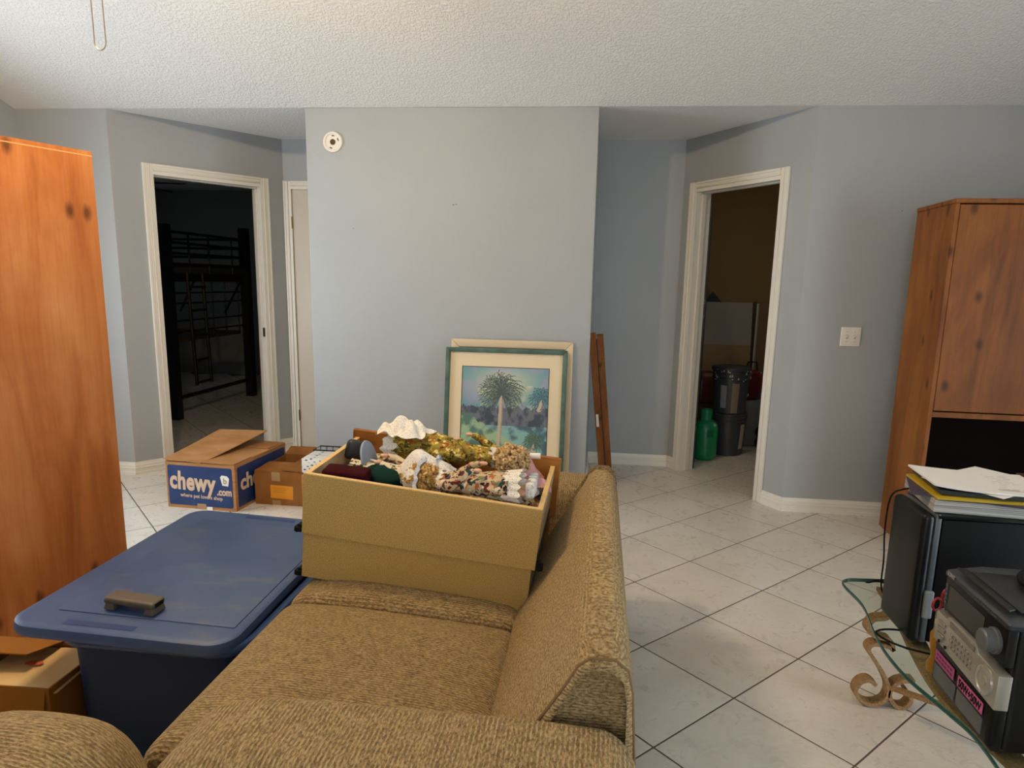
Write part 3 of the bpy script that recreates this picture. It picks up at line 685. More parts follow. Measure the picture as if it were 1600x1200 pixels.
def pet_box():
    w, d, h = .455, .60, .288
    rz = math.atan2(-.025, .447)
    t = carton('cardboard_box', 'navy printed cardboard box with cream lettering and lifted flap on the floor', (-2.578, 3.722, 0), rz, w, d, h, M_CARD)
    # navy print on the near face (y = 0) and on the right face
    def rrect(x0, x1, y0, y1, r=.012, n=4):
        out = []
        for cx, cy, a0 in ((x1-r, y1-r, 0), (x0+r, y1-r, PI/2), (x0+r, y0+r, PI), (x1-r, y0+r, 1.5*PI)):
            for i in range(n+1): a = a0+PI/2*i/n; out.append((cx+r*math.cos(a), cy+r*math.sin(a)))
        return out
    b = MB(); b.prism(rrect(.012, w-.018, .020, h-.02), -.0012, -.0002, 'y'); pn = b.build('printed_panel', M_NAVY, t)
    F_ = lambda x, z: frame((x, -.0016, z), (1, 0, 0), (0, 0, 1))
    text('chewy', .155, M_CREAM, 'lettering', pn, F_(.022, .126) @ Matrix.Rotation(-.045, 4, 'Z'), bold=.0058, spacing=1.06, fit=.305)
    text('.com', .062, M_CREAM, 'lettering', pn, F_(.334, .098), bold=.0025, fit=.096)
    text('where pet lovers shop', .032, M_CREAM, 'lettering', pn, F_(.088, .074) @ Matrix.Rotation(-.03, 4, 'Z'), bold=.0006, fit=.28)
    b = MB(); b.prism([(.372, .160), (.410, .157), (.418, .205), (.405, .220), (.370, .223), (.360, .21)], -.0022, -.0012, 'y'); tg = b.build('logo_tag', M_WHITE, pn)
    text('b', .05, mat('grey_print', '#9a9488', .6), 'lettering', tg, frame((.378, -.0026, .172), (1, 0, 0), (0, 0, 1)), bold=.001)
    b = MB(); b.prism(rrect(.025, d-.02, .020, h-.02), w+.0002, w+.0012, 'x'); ps = b.build('printed_panel', M_NAVY, t)
    text('chewy', .135, M_CREAM, 'lettering', ps, frame((w+.0016, .055, .12), (0, 1, 0), (0, 0, 1)), bold=.0042, fit=.37)
    b = MB(); b.box(w/2-.03, w/2+.03, -.0020, -.0012, .0, .035); b.build('tape', M_TAPE, t)
    b = MB(); b.hexa([(.26, -.003, .0), (.30, -.006, .0), (.30, .0, .0), (.26, .0, .0), (.262, -.003, .018), (.298, -.004, .02), (.298, -.001, .02), (.262, -.001, .018)]); b.build('tape_scrap', M_WHITE, t)
    # flaps: left one raised over the box, others folded in
    flap(t, 'flap', M_CARD, (w, 0, h), (w, d, h), .235, (-1, 0, 0), .02)
    flap(t, 'flap', M_CARD, (0, d, h+.006), (w-.01, d, h+.006), .20, (0, -1, 0), .03)
    flap(t, 'flap', M_CARD, (0.005, -.005, h+.006), (w, -.005, h+.006), .20, (0, 1, 0), .0)
    b = MB()   # large left flap, lifted towards the back and warped
    R_ = []
    for i in range(9):
        s = i/8; y = -.005+s*(d-.02); z0 = h+.013+.062*s**1.2; x1 = .24+.10*s
        R_.append([(-.012, y, z0-.004*s), (x1, y, z0-.012+.02*s), (x1, y, z0-.008+.02*s), (-.012, y, z0+.001)])
    b.loft(R_); b.build('flap', M_CARD, t, label='loose flap lifted at the far end')
    b = MB(); b.box(.15, .22, .44, .465, h+.0145, h+.0150); 
pet_box()
def brown_box():
    w, d, h = .33, .42, .212
    t = carton('cardboard_box', 'plain brown cardboard box with an orange label beside the navy box', (-2.088, 3.862, 0), .0, w, d, h, M_CARDD)
    b = MB(); b.prism([(.10, .045), (.245, .04), (.247, .125), (.10, .13)], -.0012, -.0002, 'y'); lb = b.build('label_sticker', M_LABEL, t)
    for i, (a, c) in enumerate(((.115, .22), (.118, .20), (.115, .19))):
        b = MB(); b.box(a, c, -.0016, -.0012, .108-.012*i, .110-.012*i); b.build('print_line', mat('faded_print', '#b06c14', .6), lb)
    for z0, z1 in ((.155, h), (.0, .03)):
        b = MB(); b.box(.11, .165, -.0010, -.0002, z0, z1); b.build('tape', M_TAPE, t)
    flap(t, 'flap', M_CARDD, (0, 0, h+.001), (w, 0, h+.001), .20, (0, 1, 0), .03)
    flap(t, 'flap', M_CARDD, (w, 0, h+.006), (w, d-.01, h+.006), .15, (-1, 0, 0), .04)
    flap(t, 'flap', M_CARDD, (0, d, h), (w, d, h), .10, (0, 1, 0), .35)
    b = MB(); b.box(.125, .15, -.0002, .20, h+.006, h+.0068); 
brown_box()
# another carton behind it that carries the patterned box
def back_boxes():
    t = carton('cardboard_box', 'beige cardboard box beneath the white patterned box', (-1.755, 3.80, 0), .0, .30, .40, .215, M_CARD)
    flap(t, 'flap', M_CARD, (0, 0, .216), (.30, 0, .216), .19, (0, 1, 0), .0)
    flap(t, 'flap', M_CARD, (.3, .4, .216), (0, .4, .216), .19, (0, -1, 0), .0)
    M_PAT = mat('white_arrow_print', '#d8d4cc', .6); k = N(M_PAT)
    br = k.n('ShaderNodeTexBrick', Scale=1.0); br.inputs['Brick Width'].default_value = .055; br.inputs['Row Height'].default_value = .02; br.inputs['Mortar Size'].default_value = .006
    k.l(k.coord((1, 1, 1), (0, .6, .4)), br.inputs['Vector'])
    br.inputs['Color1'].default_value = lin('#d8d4cc'); br.inputs['Color2'].default_value = lin('#d8d4cc'); br.inputs['Mortar'].default_value = lin('#d8d4cc')
    v = k.n('ShaderNodeTexVoronoi', Scale=1., Randomness=.25); k.l(k.coord((26, 26, 60), (0, .5, 0)), v.inputs['Vector'])
    k.base(k.mix(k.ramp(v.outputs['Distance'], ((.22, 1.), (.26, .0))), '#d8d4cc', '#3a3a3a'))
    t = thing('small_box', 'small white box with dark dash pattern on a beige carton', 'box', (-1.765, 3.83, .222), .0)
    b = MB(); b.box(0, .23, 0, .20, 0, .095); b.build('box_body', M_PAT, t, bevel=.002)
    b = MB(); b.box(.0, .23, .095, .10, .0951, .0955); b.build('seam', mat('seam_grey', '#a5a098', .6), t)
    t = thing('wire_tray', 'black wire tray behind the white patterned box', 'tray', (-1.78, 4.045, .222))
    b = MB()
    for z in (.02, .095):
        b.tube([(.0, .0, z), (.25, .0, z), (.25, .11, z), (.0, .11, z)], .004, 6, True)
    b.build('rim', M_BLACKP, t, smooth=50)
    for i in range(7):
        x = .25*i/6; b = MB(); b.tube([(x, 0, .095), (x, 0, .004), (x, .11, .004), (x, .11, .095)], .0025, 5); b.build('wire', M_BLACKP, t, smooth=50)
back_boxes()
def open_box():
    t = carton('cardboard_box', 'open orange-brown cardboard box with papers at the lower left', (-1.985, 1.55, 0), .03, .50, .24, .255, M_CARDO)
    flap(t, 'flap', M_CARDO, (.36, .24, .255), (0, .24, .255), .15, (0, -1, 0), .25)
    flap(t, 'flap', M_CARDO, (0, 0, .255), (.49, 0, .255), .12, (0, -1, 0), -1.35)
    flap(t, 'flap', M_CARDO, (0, .24, .255), (0, 0, .255), .10, (-1, 0, 0), .9)
    p = thing('paper_sheet', 'cream sheet of paper lying in the open box', 'paper', (-1.765, 1.565, .215), .05)
    b = MB(); R_ = []
    for i in range(8):
        s = i/7; R_.append([(-.02+.31*s, .0, .03*s+.012*math.sin(s*5)), (-.02+.31*s, .215, .035*s+.01*math.sin(s*4)), (-.02+.31*s, .215, .035*s+.01*math.sin(s*4)+.001), (-.02+.31*s, .0, .03*s+.012*math.sin(s*5)+.001)])
    b.loft(R_); b.build('sheet', mat('cream_paper', '#d6b27a', .7), p, smooth=60)
    b = MB(); b.sphere((.13, .12, .031), .014, 8, 5, (2.2, 1, .06)); b.build('red_mark', mat('red_print', '#c2603a', .7), p)
    b = MB(); b.box(.01, .49, .01, .23, .006, .205); st = b.build('folded_paper', M_CARDO, t)
open_box()

# ------------------------------------------------------------------ two drawers stacked on the loveseat, upper one full of dolls
DR_LOC = Vector((-.893, 1.897, .482)); DR_ROT = (.038, .095, -.014)
def drawer(label, z, dx, dy, w, dp, h, group=None):
    M = Euler(DR_ROT).to_matrix(); loc = DR_LOC+M @ Vector((dx, dy, z))
    t = thing('drawer', label, 'drawer', loc, DR_ROT, group); p = .015; mp = h*.985
    b = MB(); b.box(0, w, 0, p, 0, mp); bp = b.build('back_board', M_MDF, t)
    b = MB(); b.box(.0, w, .0, p, mp, h); b.build('edge_band', M_MAPLE, bp)
    for x in (0, w-p):
        b = MB(); b.box(x, x+p, p, dp, 0, mp); sp = b.build('side_board', M_MDFLIGHT, t)
        b = MB(); b.box(x, x+p, p, dp, mp, h); b.build('edge_band', M_MAPLE, sp)
    b = MB(); b.box(p, w-p, p, dp, .010, .016); b.build('bottom_board', M_MDFLIGHT, t)
    b = MB(); b.box(-.012, w+.02, dp, dp+.019, -.0 if z else 0, h+.028 if z else h); b.build('face_panel', M_FACE, t, bevel=.002, seg=1)
    for x, s in ((0, -1), (w, 1)):
        b = MB(); b.box(min(x, x+s*.004), max(x, x+s*.004), .01, dp-.03, .012, .045); b.build('slide_rail', M_DARK, t)
        cb = MB(); cb.box(min(x, x+s*.022), max(x, x+s*.022), -.006, .016, .003, .020); cb.cyl((x+s*.012, -.010, .012), (x+s*.012, .02, .012), .009, 8); cb.box(min(x, x+s*.012), max(x, x+s*.012), -.004, .02, .02, .028)
        cb.build('slide_clip', M_BLACKM, t, bevel=.001, seg=1)
    return t
drawer('lower of two raw particle board drawers stacked on the loveseat seat', 0, .0, .010, .712, .41, .150)
UD = drawer('upper particle board drawer filled with porcelain dolls', .1515, .0, -.002, .724, .423, .193)
MU = Matrix.Translation(UD.location) @ Euler(DR_ROT).to_matrix().to_4x4()

# doll materials
def floral(name, base, cols, scale=60., amount=.55):
    m = mat(name, base, .8, spec=.2); k = N(m)
    v = k.n('ShaderNodeTexVoronoi', Scale=scale, Randomness=1.0); w_ = k.coord(); nz = k.n('ShaderNodeTexNoise', Scale=scale*.6); k.l(w_, nz.inputs['Vector'])
    mxv = k.mix(.06, w_, nz.outputs['Color']); k.l(mxv, v.inputs['Vector'])
    sep = k.n('ShaderNodeSeparateColor'); k.l(v.outputs['Color'], sep.inputs[0])
    n = len(cols); ramp = k.ramp(sep.outputs[0], [(i/n, c) for i, c in enumerate(cols)], 'CONSTANT')
    pick = k.math('MULTIPLY', k.ramp(sep.outputs[1], ((amount, 1.), (amount+.01, .0)), 'CONSTANT'), k.ramp(v.outputs['Distance'], ((.5, 1.), (.6, .0))))
    k.base(k.mix(pick, base, ramp)); k.bump(k.noise(w_, 90, 3), .3, .004)
    return m
M_FLO1 = floral('floral_cotton', '#c2ab88', ['#6a2a22', '#31423f', '#4f3a42', '#b0653a', '#7a7f5c', '#221e20', '#d8ccb4'], 60, .88)
M_FLO2 = floral('olive_gold_floral', '#8f7c33', ['#3d3a14', '#c2a53d', '#8c4a1e', '#5c5a22', '#d8c78a'], 75, .8)
M_FLO3 = floral('cream_rose_print', '#dccdb0', ['#8c4b36', '#6a6b45', '#2f2a2a', '#b98a68'], 60, .45)
M_LACE = bpy.data.materials.new('white_lace'); M_LACE.use_nodes = True; k = N(M_LACE); k.b.inputs['Base Color'].default_value = lin('#e6e0d4'); k.b.inputs['Roughness'].default_value = .8
v = k.n('ShaderNodeTexVoronoi', Scale=190.0); k.l(k.coord(), v.inputs['Vector']); k.l(k.ramp(v.outputs['Distance'], ((.22, .35), (.3, 1.))), k.b.inputs['Alpha'])
M_LACEP = mat('pale_lace_fabric', '#cfcac4', .8); k = N(M_LACEP); v = k.n('ShaderNodeTexVoronoi', Scale=120.0); k.l(k.coord(), v.inputs['Vector']); k.base(k.ramp(v.outputs['Distance'], ((.1, '#8f8d88'), (.35, '#ddd8d0')))); k.bump(v.outputs['Distance'], .5, .003)
M_PINK = mat('pink_satin', '#d49a96', .45); M_GREENV = mat('dark_green_velvet', '#12302a', .9, spec=.1); M_MAROON = mat('maroon_velvet', '#34090f', .9, spec=.1)
M_SKIN = mat('porcelain_skin', '#d5a283', .35)
M_HAIR = mat('golden_doll_hair', '#b98b3f', .4); k = N(M_HAIR); k.base(k.ramp(k.noise(k.coord((1, 1, 1)), 160, 3), ((.3, '#7d5620'), (.6, '#c49a52'), (.8, '#e2c384'))))
M_HAIR2 = mat('pale_blond_doll_hair', '#c7a36a', .45); k = N(M_HAIR2); k.base(k.ramp(k.noise(k.coord((1, 1, 1)), 150, 3), ((.3, '#8f6a38'), (.6, '#c8a670'), (.8, '#e5cfa4'))))
M_BLUEW = mat('pale_blue_fabric', '#b9c2cf', .7)
def ruffle_tube(L, r0, r1, n=48, m=14, amp=.10, fold=9, flat=.75, seed=1, z_lift=0.):
    """a gathered skirt along +x from x=0 to L"""
    rnd = random.Random(seed); ph = [rnd.random()*6 for _ in range(4)]; b = MB(); rings = []
    for i in range(m):
        s = i/(m-1); r = r0+(r1-r0)*s**.8; rg = []
        for j in range(n):
            a = 2*PI*j/n; q = 1+amp*s*(math.sin(fold*a+ph[0])*.6+math.sin((fold+4)*a+ph[1]+s*2)*.4)+.05*math.sin(3*a+ph[2]+4*s)
            rg.append((L*s, r*q*math.cos(a), r*q*math.sin(a)*flat+z_lift*s))
        rings.append(rg)
    b.loft(rings); return b
def lace_ring(x, r, w, n=72, amp=.18, flat=.75, fold=14, seed=1):
    b = MB(); rings = []
    for (dx, dr) in ((0, 0), (w*.5, r*.05), (w, r*.12)):
        rg = []
        for j in range(n):
            a = 2*PI*j/n; q = r+dr+amp*dr*3*math.sin(fold*a)+.004*math.sin(5*a+seed); rg.append((x+dx+.006*math.sin(fold*a+1), q*math.cos(a), q*math.sin(a)*flat))
        rings.append(rg)
    b.loft(rings, cap=False); return b
def crumple(w, d, h, seed, nx=36, ny=26, wav=38.):
    rnd = random.Random(seed); P_ = [(rnd.uniform(.4, 1.2)*wav*rnd.choice((-1, 1)), rnd.uniform(.4, 1.2)*wav, rnd.uniform(0, 6)) for _ in range(5)]; b = MB(); top = []
    for j in range(ny+1):
        for i in range(nx+1):
            u, v_ = 2*i/nx-1, 2*j/ny-1; q = max(0, 1-max(abs(u), abs(v_))**3)*max(0, 1-.5*(u*u+v_*v_)); x = w*u/2*(1+.10*math.sin(5*v_+seed)); y = d*v_/2*(1+.10*math.sin(4*u+seed*2))
            top.append((x, y, h*q+.16*h*sum(math.sin(a*x+c_*y+e_) for a, c_, e_ in P_)*(.35+.65*q)))
    b.add(top, [(j*(nx+1)+i, j*(nx+1)+i+1, (j+1)*(nx+1)+i+1, (j+1)*(nx+1)+i) for j in range(ny) for i in range(nx)]); return b
def curls(c, R_, n, r, seed, sc=(1, 1, 1)):
    rnd = random.Random(seed); b = MB()
    for i in range(n):
        z = 1-2*(i+.5)/n; a = i*2.39996; q = math.sqrt(1-z*z)
        p = Vector((c[0]+R_*sc[0]*q*math.cos(a), c[1]+R_*sc[1]*q*math.sin(a), c[2]+R_*sc[2]*z))+Vector((rnd.uniform(-1, 1), rnd.uniform(-1, 1), rnd.uniform(-1, 1)))*r*.5
        ax = Vector((rnd.uniform(-1, 1), rnd.uniform(-1, 1), rnd.uniform(-.5, .5))).normalized(); u = ax.orthogonal().normalized(); w_ = ax.cross(u)
        path = [p+ax*r*1.6*(s/9-.5)+(u*math.cos(s*2*PI/4.5)+w_*math.sin(s*2*PI/4.5))*r*.55 for s in range(10)]
        b.tube(path, [r*.28]+[r*.42]*8+[r*.25], 5)
    return b
def doll(label, px, py, pz, ang, skirt, hair, lace, L=.30, r1=.075, seed=1, bonnet=None, pitch=0.):
    loc = MU @ Vector((px, py, pz)); t = thing('doll', label, 'doll', loc, (pitch, 0, ang+DR_ROT[2]), 'porcelain dolls in the drawer')
    # head at the origin side (-x), feet towards +x, lying on its back
    b = MB(); b.sphere((-.03, 0, .0), .036, 16, 12, (1.05, .92, 1)); hd = b.build('head', M_SKIN, t, smooth=180)
    for s in (-1, 1):
        b = MB(); b.sphere((-.033, s*.013, .0335), .0045, 8, 6); b.build('eye', M_DARK, hd, smooth=180)
    b = MB(); b.sphere((-.018, 0, .0365), .0045, 8, 6, (1.2, .7, .8)); b.build('nose', M_SKIN, hd, smooth=180)
    b = MB(); b.sphere((-.008, 0, .0335), .006, 8, 6, (.5, 1, .4)); b.build('mouth', mat('doll_lips', '#9c3a34', .4), hd, smooth=180)
    curls((-.045, 0, -.002), .047, 95, .014, seed, (1.0, 1.05, .95)).build('hair', hair, t, smooth=60)
    ruffle_tube(.09, .030, .036, 28, 6, .05, 7, .9, seed+5).build('bodice', skirt, t, smooth=60)
    b = ruffle_tube(L-.09, .038, r1, 60, 14, .13, 10, .72, seed); b.xf(Matrix.Translation((.085, 0, 0))); b.build('skirt', skirt, t, smooth=70)
    if lace: b = lace_ring(L-.02, r1*.97, .05, seed=seed); b.build('lace_hem', lace, t, smooth=70)
    b = lace_ring(.0, .034, .02, fold=11, flat=.9); b.build('lace_collar', M_LACEP, t, smooth=70)
    for s in (-1, 1):
        b = MB(); b.tube([(.015, s*.03, .0), (.06, s*.062, .012), (.10, s*.055, .045), (.125, s*.045, .055)], [.017, .019, .013, .009], 10); ar = b.build('sleeve', skirt, t, smooth=70)
        b = MB(); b.sphere((.135, s*.042, .057), .011, 10, 7, (1.3, .8, .6)); b.build('hand', M_SKIN, t, smooth=180)
        b = MB(); b.tube([(L-.02, s*.022, -.01), (L+.05, s*.022, -.01)], [.014, .011], 10); lg = b.build('leg', M_SKIN, t, smooth=60)
        b = MB(); b.rbox(L+.042, L+.072, s*.022-.014, s*.022+.014, -.024, .024, .010, 3, 3); b.build('shoe', M_LACEP, t, smooth=60)
    if bonnet:
        b = MB(); rings = []
        for q, x in ((.02, -.105), (.052, -.085), (.062, -.055), (.070, -.045), (.085, -.052)):
            rings.append([(x+.004*math.sin(12*a), q*(1+.06*math.sin(12*a))*math.cos(a), q*(1+.06*math.sin(12*a))*math.sin(a)*.85) for a in [2*PI*j/60 for j in range(60)]])
        b.loft(rings, cap=False); b.build('bonnet', bonnet, t, smooth=70)
    return t
doll('doll with golden curls and floral dress lying at the front of the drawer', .385, .104, .190, -.03, M_FLO1, M_HAIR, M_LACE, .235, .064, 3, M_LACEP)
doll('doll with blond curls and olive gold dress lying across the drawer back', .545, .275, .240, PI-.30, M_FLO2, M_HAIR2, M_LACE, .37, .086, 8)
doll('doll in cream rose print dress at the left end of the drawer', .315, .195, .165, PI+.10, M_FLO3, M_HAIR, None, .24, .066, 12, M_BLUEW)
def bits():
    def at(x, y, z): return MU @ Vector((x, y, z))
    rz = DR_ROT[2]
    t = thing('doll_stand', 'grey-blue round doll stand disc standing up in the drawer', 'doll stand', at(.125, .215, .190), (0, 0, rz))
    b = MB(); b.lathe([(.002, -.003), (.062, -.003), (.064, 0), (.062, .004), (.002, .005)], 32); b.xf(Matrix.Rotation(PI/2-.25, 4, 'Y')); b.build('disc', mat('grey_blue_plastic', '#8b97a6', .4), t, smooth=40)
    b = MB(); b.cyl((.0, 0, 0), (.12, 0, -.02), .003, 8); b.build('post', M_WHITE, t)
    t = thing('velvet_box', 'maroon velvet covered box in the near left corner of drawer', 'box', at(.040, .028, .178), (.15, .05, rz))
    b = MB(); b.rbox(0, .14, 0, .065, -.05, .022, .012, 3, 4); b.build('box_body', M_MAROON, t, smooth=50)
    t = thing('velvet_hat', 'dark green velvet doll hat between the dolls', 'hat', at(.215, .12, .165), (.5, .35, rz))
    b = MB(); b.lathe([(.002, .055), (.03, .052), (.042, .035), (.045, .0), (.07, -.005), (.072, -.010), (.045, -.012)], 32); b.xf(Matrix.Diagonal((1.1, 1, .7, 1))); b.build('crown', M_GREENV, t, smooth=50)
    t = thing('white_cloth', 'crumpled pale white doll petticoat lying in the middle of the drawer', 'cloth', at(.325, .190, .190), (.15, .05, rz-.35))
    b = crumple(.20, .11, .055, 33); b.build('petticoat', M_LACEP, t, smooth=70)
    t = thing('paper_roll', 'short white paper roll by the drawer face panel', 'paper roll', at(.590, .345, .236), (0, 0, rz-.0))
    b = MB(); b.cyl((0, 0, 0), (.085, 0, .002), .010, 14); b.build('roll', M_WHITE, t, smooth=40)
    t = thing('lace_scarf', 'white lace scarf bunched over the olive gold dress', 'lace', at(.205, .335, .265), (0, .05, rz-.25))
    b = crumple(.16, .14, .040, 41, 48, 40, wav=95.); b.build('lace', M_LACE, t, smooth=70)
    t = thing('dark_shoe', 'black velvet doll shoe beside the drawer face panel', 'shoe', at(.055, .31, .165), (0, .3, rz+.4))
    b = MB(); b.rbox(-.05, .05, -.022, .022, -.02, .05, .018, 3, 4, lambda p, u: (p.x, p.y, p.z-.05*max(0, u[0])*max(0, u[2]))); b.build('shoe_body', M_DARK, t, smooth=60)
    t = thing('doll_boot', 'white doll boots by the near right drawer corner', 'shoe', at(.672, .20, .190), (0, 0, rz))
    for y in (0, .032):
        b = MB(); b.tube([(0, y, .03), (0, y, -.01), (.01, y, -.03)], [.014, .013, .015], 10); b.build('boot', M_BLUEW, t, smooth=60)
    t = thing('doll_dress', 'pink satin doll dress with white ruffle at the right end of drawer', 'doll dress', at(.642, .285, .165), (0, 0, rz+.3))
    crumple(.13, .17, .062, 5, wav=70.).build('skirt', M_PINK, t, smooth=80)
    b = crumple(.09, .12, .050, 15, wav=90.); b.xf(Matrix.Translation((-.05, -.01, .012))); b.build('ruffle', M_LACEP, t, smooth=80)
    t = thing('fabric_heap', 'crumpled dark floral fabric filling the drawer beneath the dolls', 'fabric', at(.02, .02, .0165), DR_ROT)
    b = MB(); nx, ny = 40, 24; rnd = random.Random(9); P_ = [(rnd.uniform(8, 26), rnd.uniform(8, 26), rnd.uniform(0, 6)) for _ in range(5)]
    tops = [(.684*i/nx, .382*j/ny, .115+.016*sum(math.sin(a*.684*i/nx+b_*.382*j/ny+c_) for a, b_, c_ in P_)*min(1, min(i, nx-i, j, ny-j)/3)) for j in range(ny+1) for i in range(nx+1)]
    b.add(tops, [(j*(nx+1)+i, j*(nx+1)+i+1, (j+1)*(nx+1)+i+1, (j+1)*(nx+1)+i) for j in range(ny) for i in range(nx)])
    b.build('cloth', M_FLO1, t, smooth=80)
bits()

# ------------------------------------------------------------------ pictures leaning on the centre wall
def palm_art(nx=190, ny=250):
    """a generic painted palm landscape, row 0 at the bottom"""
    rnd = np.random.RandomState(4); S = lambda h: np.array(lin(h)[:3])
    def fbm(fx, fy, sd):
        r = np.random.RandomState(sd); out = np.zeros((ny, nx)); amp = 1; tot = 0
        for o in range(5):
            gx, gy = int(fx*2**o)+2, int(fy*2**o)+2; g = r.rand(gy+1, gx+1)
            X = np.linspace(0, gx-1e-6, nx); Y = np.linspace(0, gy-1e-6, ny); xi = X.astype(int); yi = Y.astype(int); tx = (X-xi); ty = (Y-yi)[:, None]
            tx = tx*tx*(3-2*tx); ty = ty*ty*(3-2*ty)
            a = g[yi][:, xi]*(1-tx)+g[yi][:, xi+1]*tx; b_ = g[yi+1][:, xi]*(1-tx)+g[yi+1][:, xi+1]*tx
            out += amp*(a*(1-ty)+b_*ty); tot += amp; amp *= .55
        return out/tot
    U, V = np.meshgrid(np.linspace(0, 1, nx), np.linspace(0, 1, ny))
    def mixc(a, b_, t): return a*(1-t[..., None])+b_*t[..., None]
    n1 = fbm(3, 3, 1); n2 = fbm(6, 8, 2); n3 = fbm(14, 14, 3)
    sm = lambda x, a, b_: np.clip((x-a)/(b_-a), 0, 1)**2*(3-2*np.clip((x-a)/(b_-a), 0, 1))
    img = mixc(S('#5f8f95')*np.ones((ny, nx, 3)), S('#7f8ba3'), sm(n1, .45, .62))
    glow = np.exp(-(((U-.5)/.33)**2+((V-.85)/.14)**2)); img = mixc(img, S('#b8bca0'), np.clip(glow*1.0+.55*sm(n2, .5, .7)*(V < .85), 0, 1))
    # tree line and water
    line = .645+.018*fbm(40, 2, 5)[0]*2-.01+.012*np.sin(U[0]*60)*rnd.rand(nx)
    tree = V < line[None, :]; dark = mixc(S('#3d4650')*np.ones((ny, nx, 3)), S('#666a74'), sm(n3, .4, .65)); img[tree] = dark[tree]
    water = V < .49; wt = mixc(S('#46606e')*np.ones((ny, nx, 3)), S('#7ea9a4'), sm(n2+.5*(.49-V), .45, .65)); img[water] = wt[water]
    # bushes lower left
    bl = .57-.42*np.clip(U-.02, 0, 1)+.06*n3; bush = (V < bl) & (U < .62); gb = mixc(S('#4f6f63')*np.ones((ny, nx, 3)), S('#93ad8c'), sm(n2, .42, .6)); img[bush] = gb[bush]
    near = V < .13+.06*n3; gn = mixc(S('#3f5a4a')*np.ones((ny, nx, 3)), S('#7f9a70'), sm(n3, .4, .62)); img[near] = gn[near]
    def stroke(p0, p1, p2, w0, w1, col, n=40):
        for t_ in np.linspace(0, 1, n):
            x = (1-t_)**2*p0[0]+2*t_*(1-t_)*p1[0]+t_*t_*p2[0]; y = (1-t_)**2*p0[1]+2*t_*(1-t_)*p1[1]+t_*t_*p2[1]; w_ = w0+(w1-w0)*t_
            i0, i1 = int((x-w_)*nx), int((x+w_)*nx)+1; j0, j1 = int((y-w_)*ny), int((y+w_)*ny)+1
            for j in range(max(j0, 0), min(j1+1, ny)):
                for i in range(max(i0, 0), min(i1+1, nx)):
                    if ((i/nx-x)**2+((j/ny-y)*1.3)**2) < w_*w_: img[j, i] = img[j, i]*.25+col*.75
    def palm(cx, cy, R_, trunk, cols, nf=34, flip=1):
        if trunk:
            stroke((cx-.01, cy), (cx+.01, cy-.1), (cx-.025, trunk), .024, .026, S('#b9a88f')); stroke((cx+.008, cy), (cx+.026, cy-.1), (cx-.006, trunk), .007, .009, S('#7d7468'))
        for i in range(nf):
            a = -1.15+(PI+2.3)*i/(nf-1); r = R_*(.85+.3*rnd.rand()); ex = cx+math.cos(a)*r; ey = cy+flip*(math.sin(a)*r*.66-.035)
            stroke((cx, cy), (cx+math.cos(a)*r*.55, cy+flip*(math.sin(a)*r*.62+.03)), (ex, ey), .010, .004, cols[i % len(cols)], 26)
            for q in range(5):
                t_ = .35+.13*q; x = cx+math.cos(a)*r*t_; y = cy+flip*(math.sin(a)*r*.72*t_+.02*math.sin(PI*t_)); aa = a+(.5 if q % 2 else -.5)
                stroke((x, y), (x+math.cos(aa)*r*.10, y+flip*math.sin(aa)*r*.08), (x+math.cos(aa)*r*.2, y+flip*(math.sin(aa)*r*.13-.02)), .006, .003, cols[(i+q) % len(cols)], 10)
    gs = [S('#2d3a3c'), S('#42524c'), S('#5a6a58'), S('#39464a')]; g2 = [S('#3d6470'), S('#557f86'), S('#2f5560')]
    for i in range(40):
        x = rnd.rand(); stroke((x, .62), (x, .65), (x+rnd.uniform(-.02, .02), .655+.025*rnd.rand()), .006, .002, S('#3a4354'), 8)
    palm(.92, .745, .13, .64, g2, 22); palm(.46, .775, .25, .24, gs, 46); palm(.85, .36, .11, .30, [S('#41594e'), S('#5a7564')], 18)
    return np.clip(img, 0, 1)
def leaning(name, label, xl, xr, zt, yt, yb, fw_, ft, mf, mat_m=None, art=False, inner='#c9bfae'):
    w = xr-xl; L = math.hypot(zt, yb-yt); tilt = math.atan2(yt-yb, zt)
    t = thing(name, label, 'picture', (xl, yb, 0), (-tilt, 0, 0))
    def rail(nm, pts):
        b = MB(); b.prism(pts, -ft, 0, 'y'); b.build(nm, mf, t, bevel=.005, seg=2)
    rail('frame_rail', [(0, 0), (w, 0), (w-fw_, fw_), (fw_, fw_)]); rail('frame_rail', [(w, 0), (w, L), (w-fw_, L-fw_), (w-fw_, fw_)])
    rail('frame_rail', [(w, L), (0, L), (fw_, L-fw_), (w-fw_, L-fw_)]); rail('frame_rail', [(0, L), (0, 0), (fw_, fw_), (fw_, L-fw_)])
    b = MB(); b.box(fw_-.006, w-fw_+.006, -.010, -.004, fw_-.006, L-fw_+.006); bd = b.build('mat_board', mat(name+'_mat', inner, .7), t)
    return t, w, L
cg, _, _ = leaning('picture_frame', 'cream wooden picture frame leaning behind the green one', -.935, -.155, 1.035, 4.297, 4.20, .05, .028, mat('cream_frame_paint', '#cdb896', .5))
M_GFR = mat('green_painted_frame', '#3d5a4e', .5); k = N(M_GFR); k.base(k.ramp(k.noise(k.coord(), 14, 4), ((.3, '#2f4a40'), (.7, '#4d6a5e'))))
gg, gw, gL = leaning('picture_frame', 'green framed palm tree print with cream mat leaning on wall', -.958, -.188, .985, 4.245, 4.10, .028, .028, M_GFR, None, True, '#d6c4a2')
aw, ah = .548, .72; ax0, az0 = .110, gL-.028-.092-ah
paint('palm_print', aw, ah, palm_art(), gg, frame((ax0, -.0108, az0), (1, 0, 0), (0, 0, 1)), .45)
b = MB(); e = .004
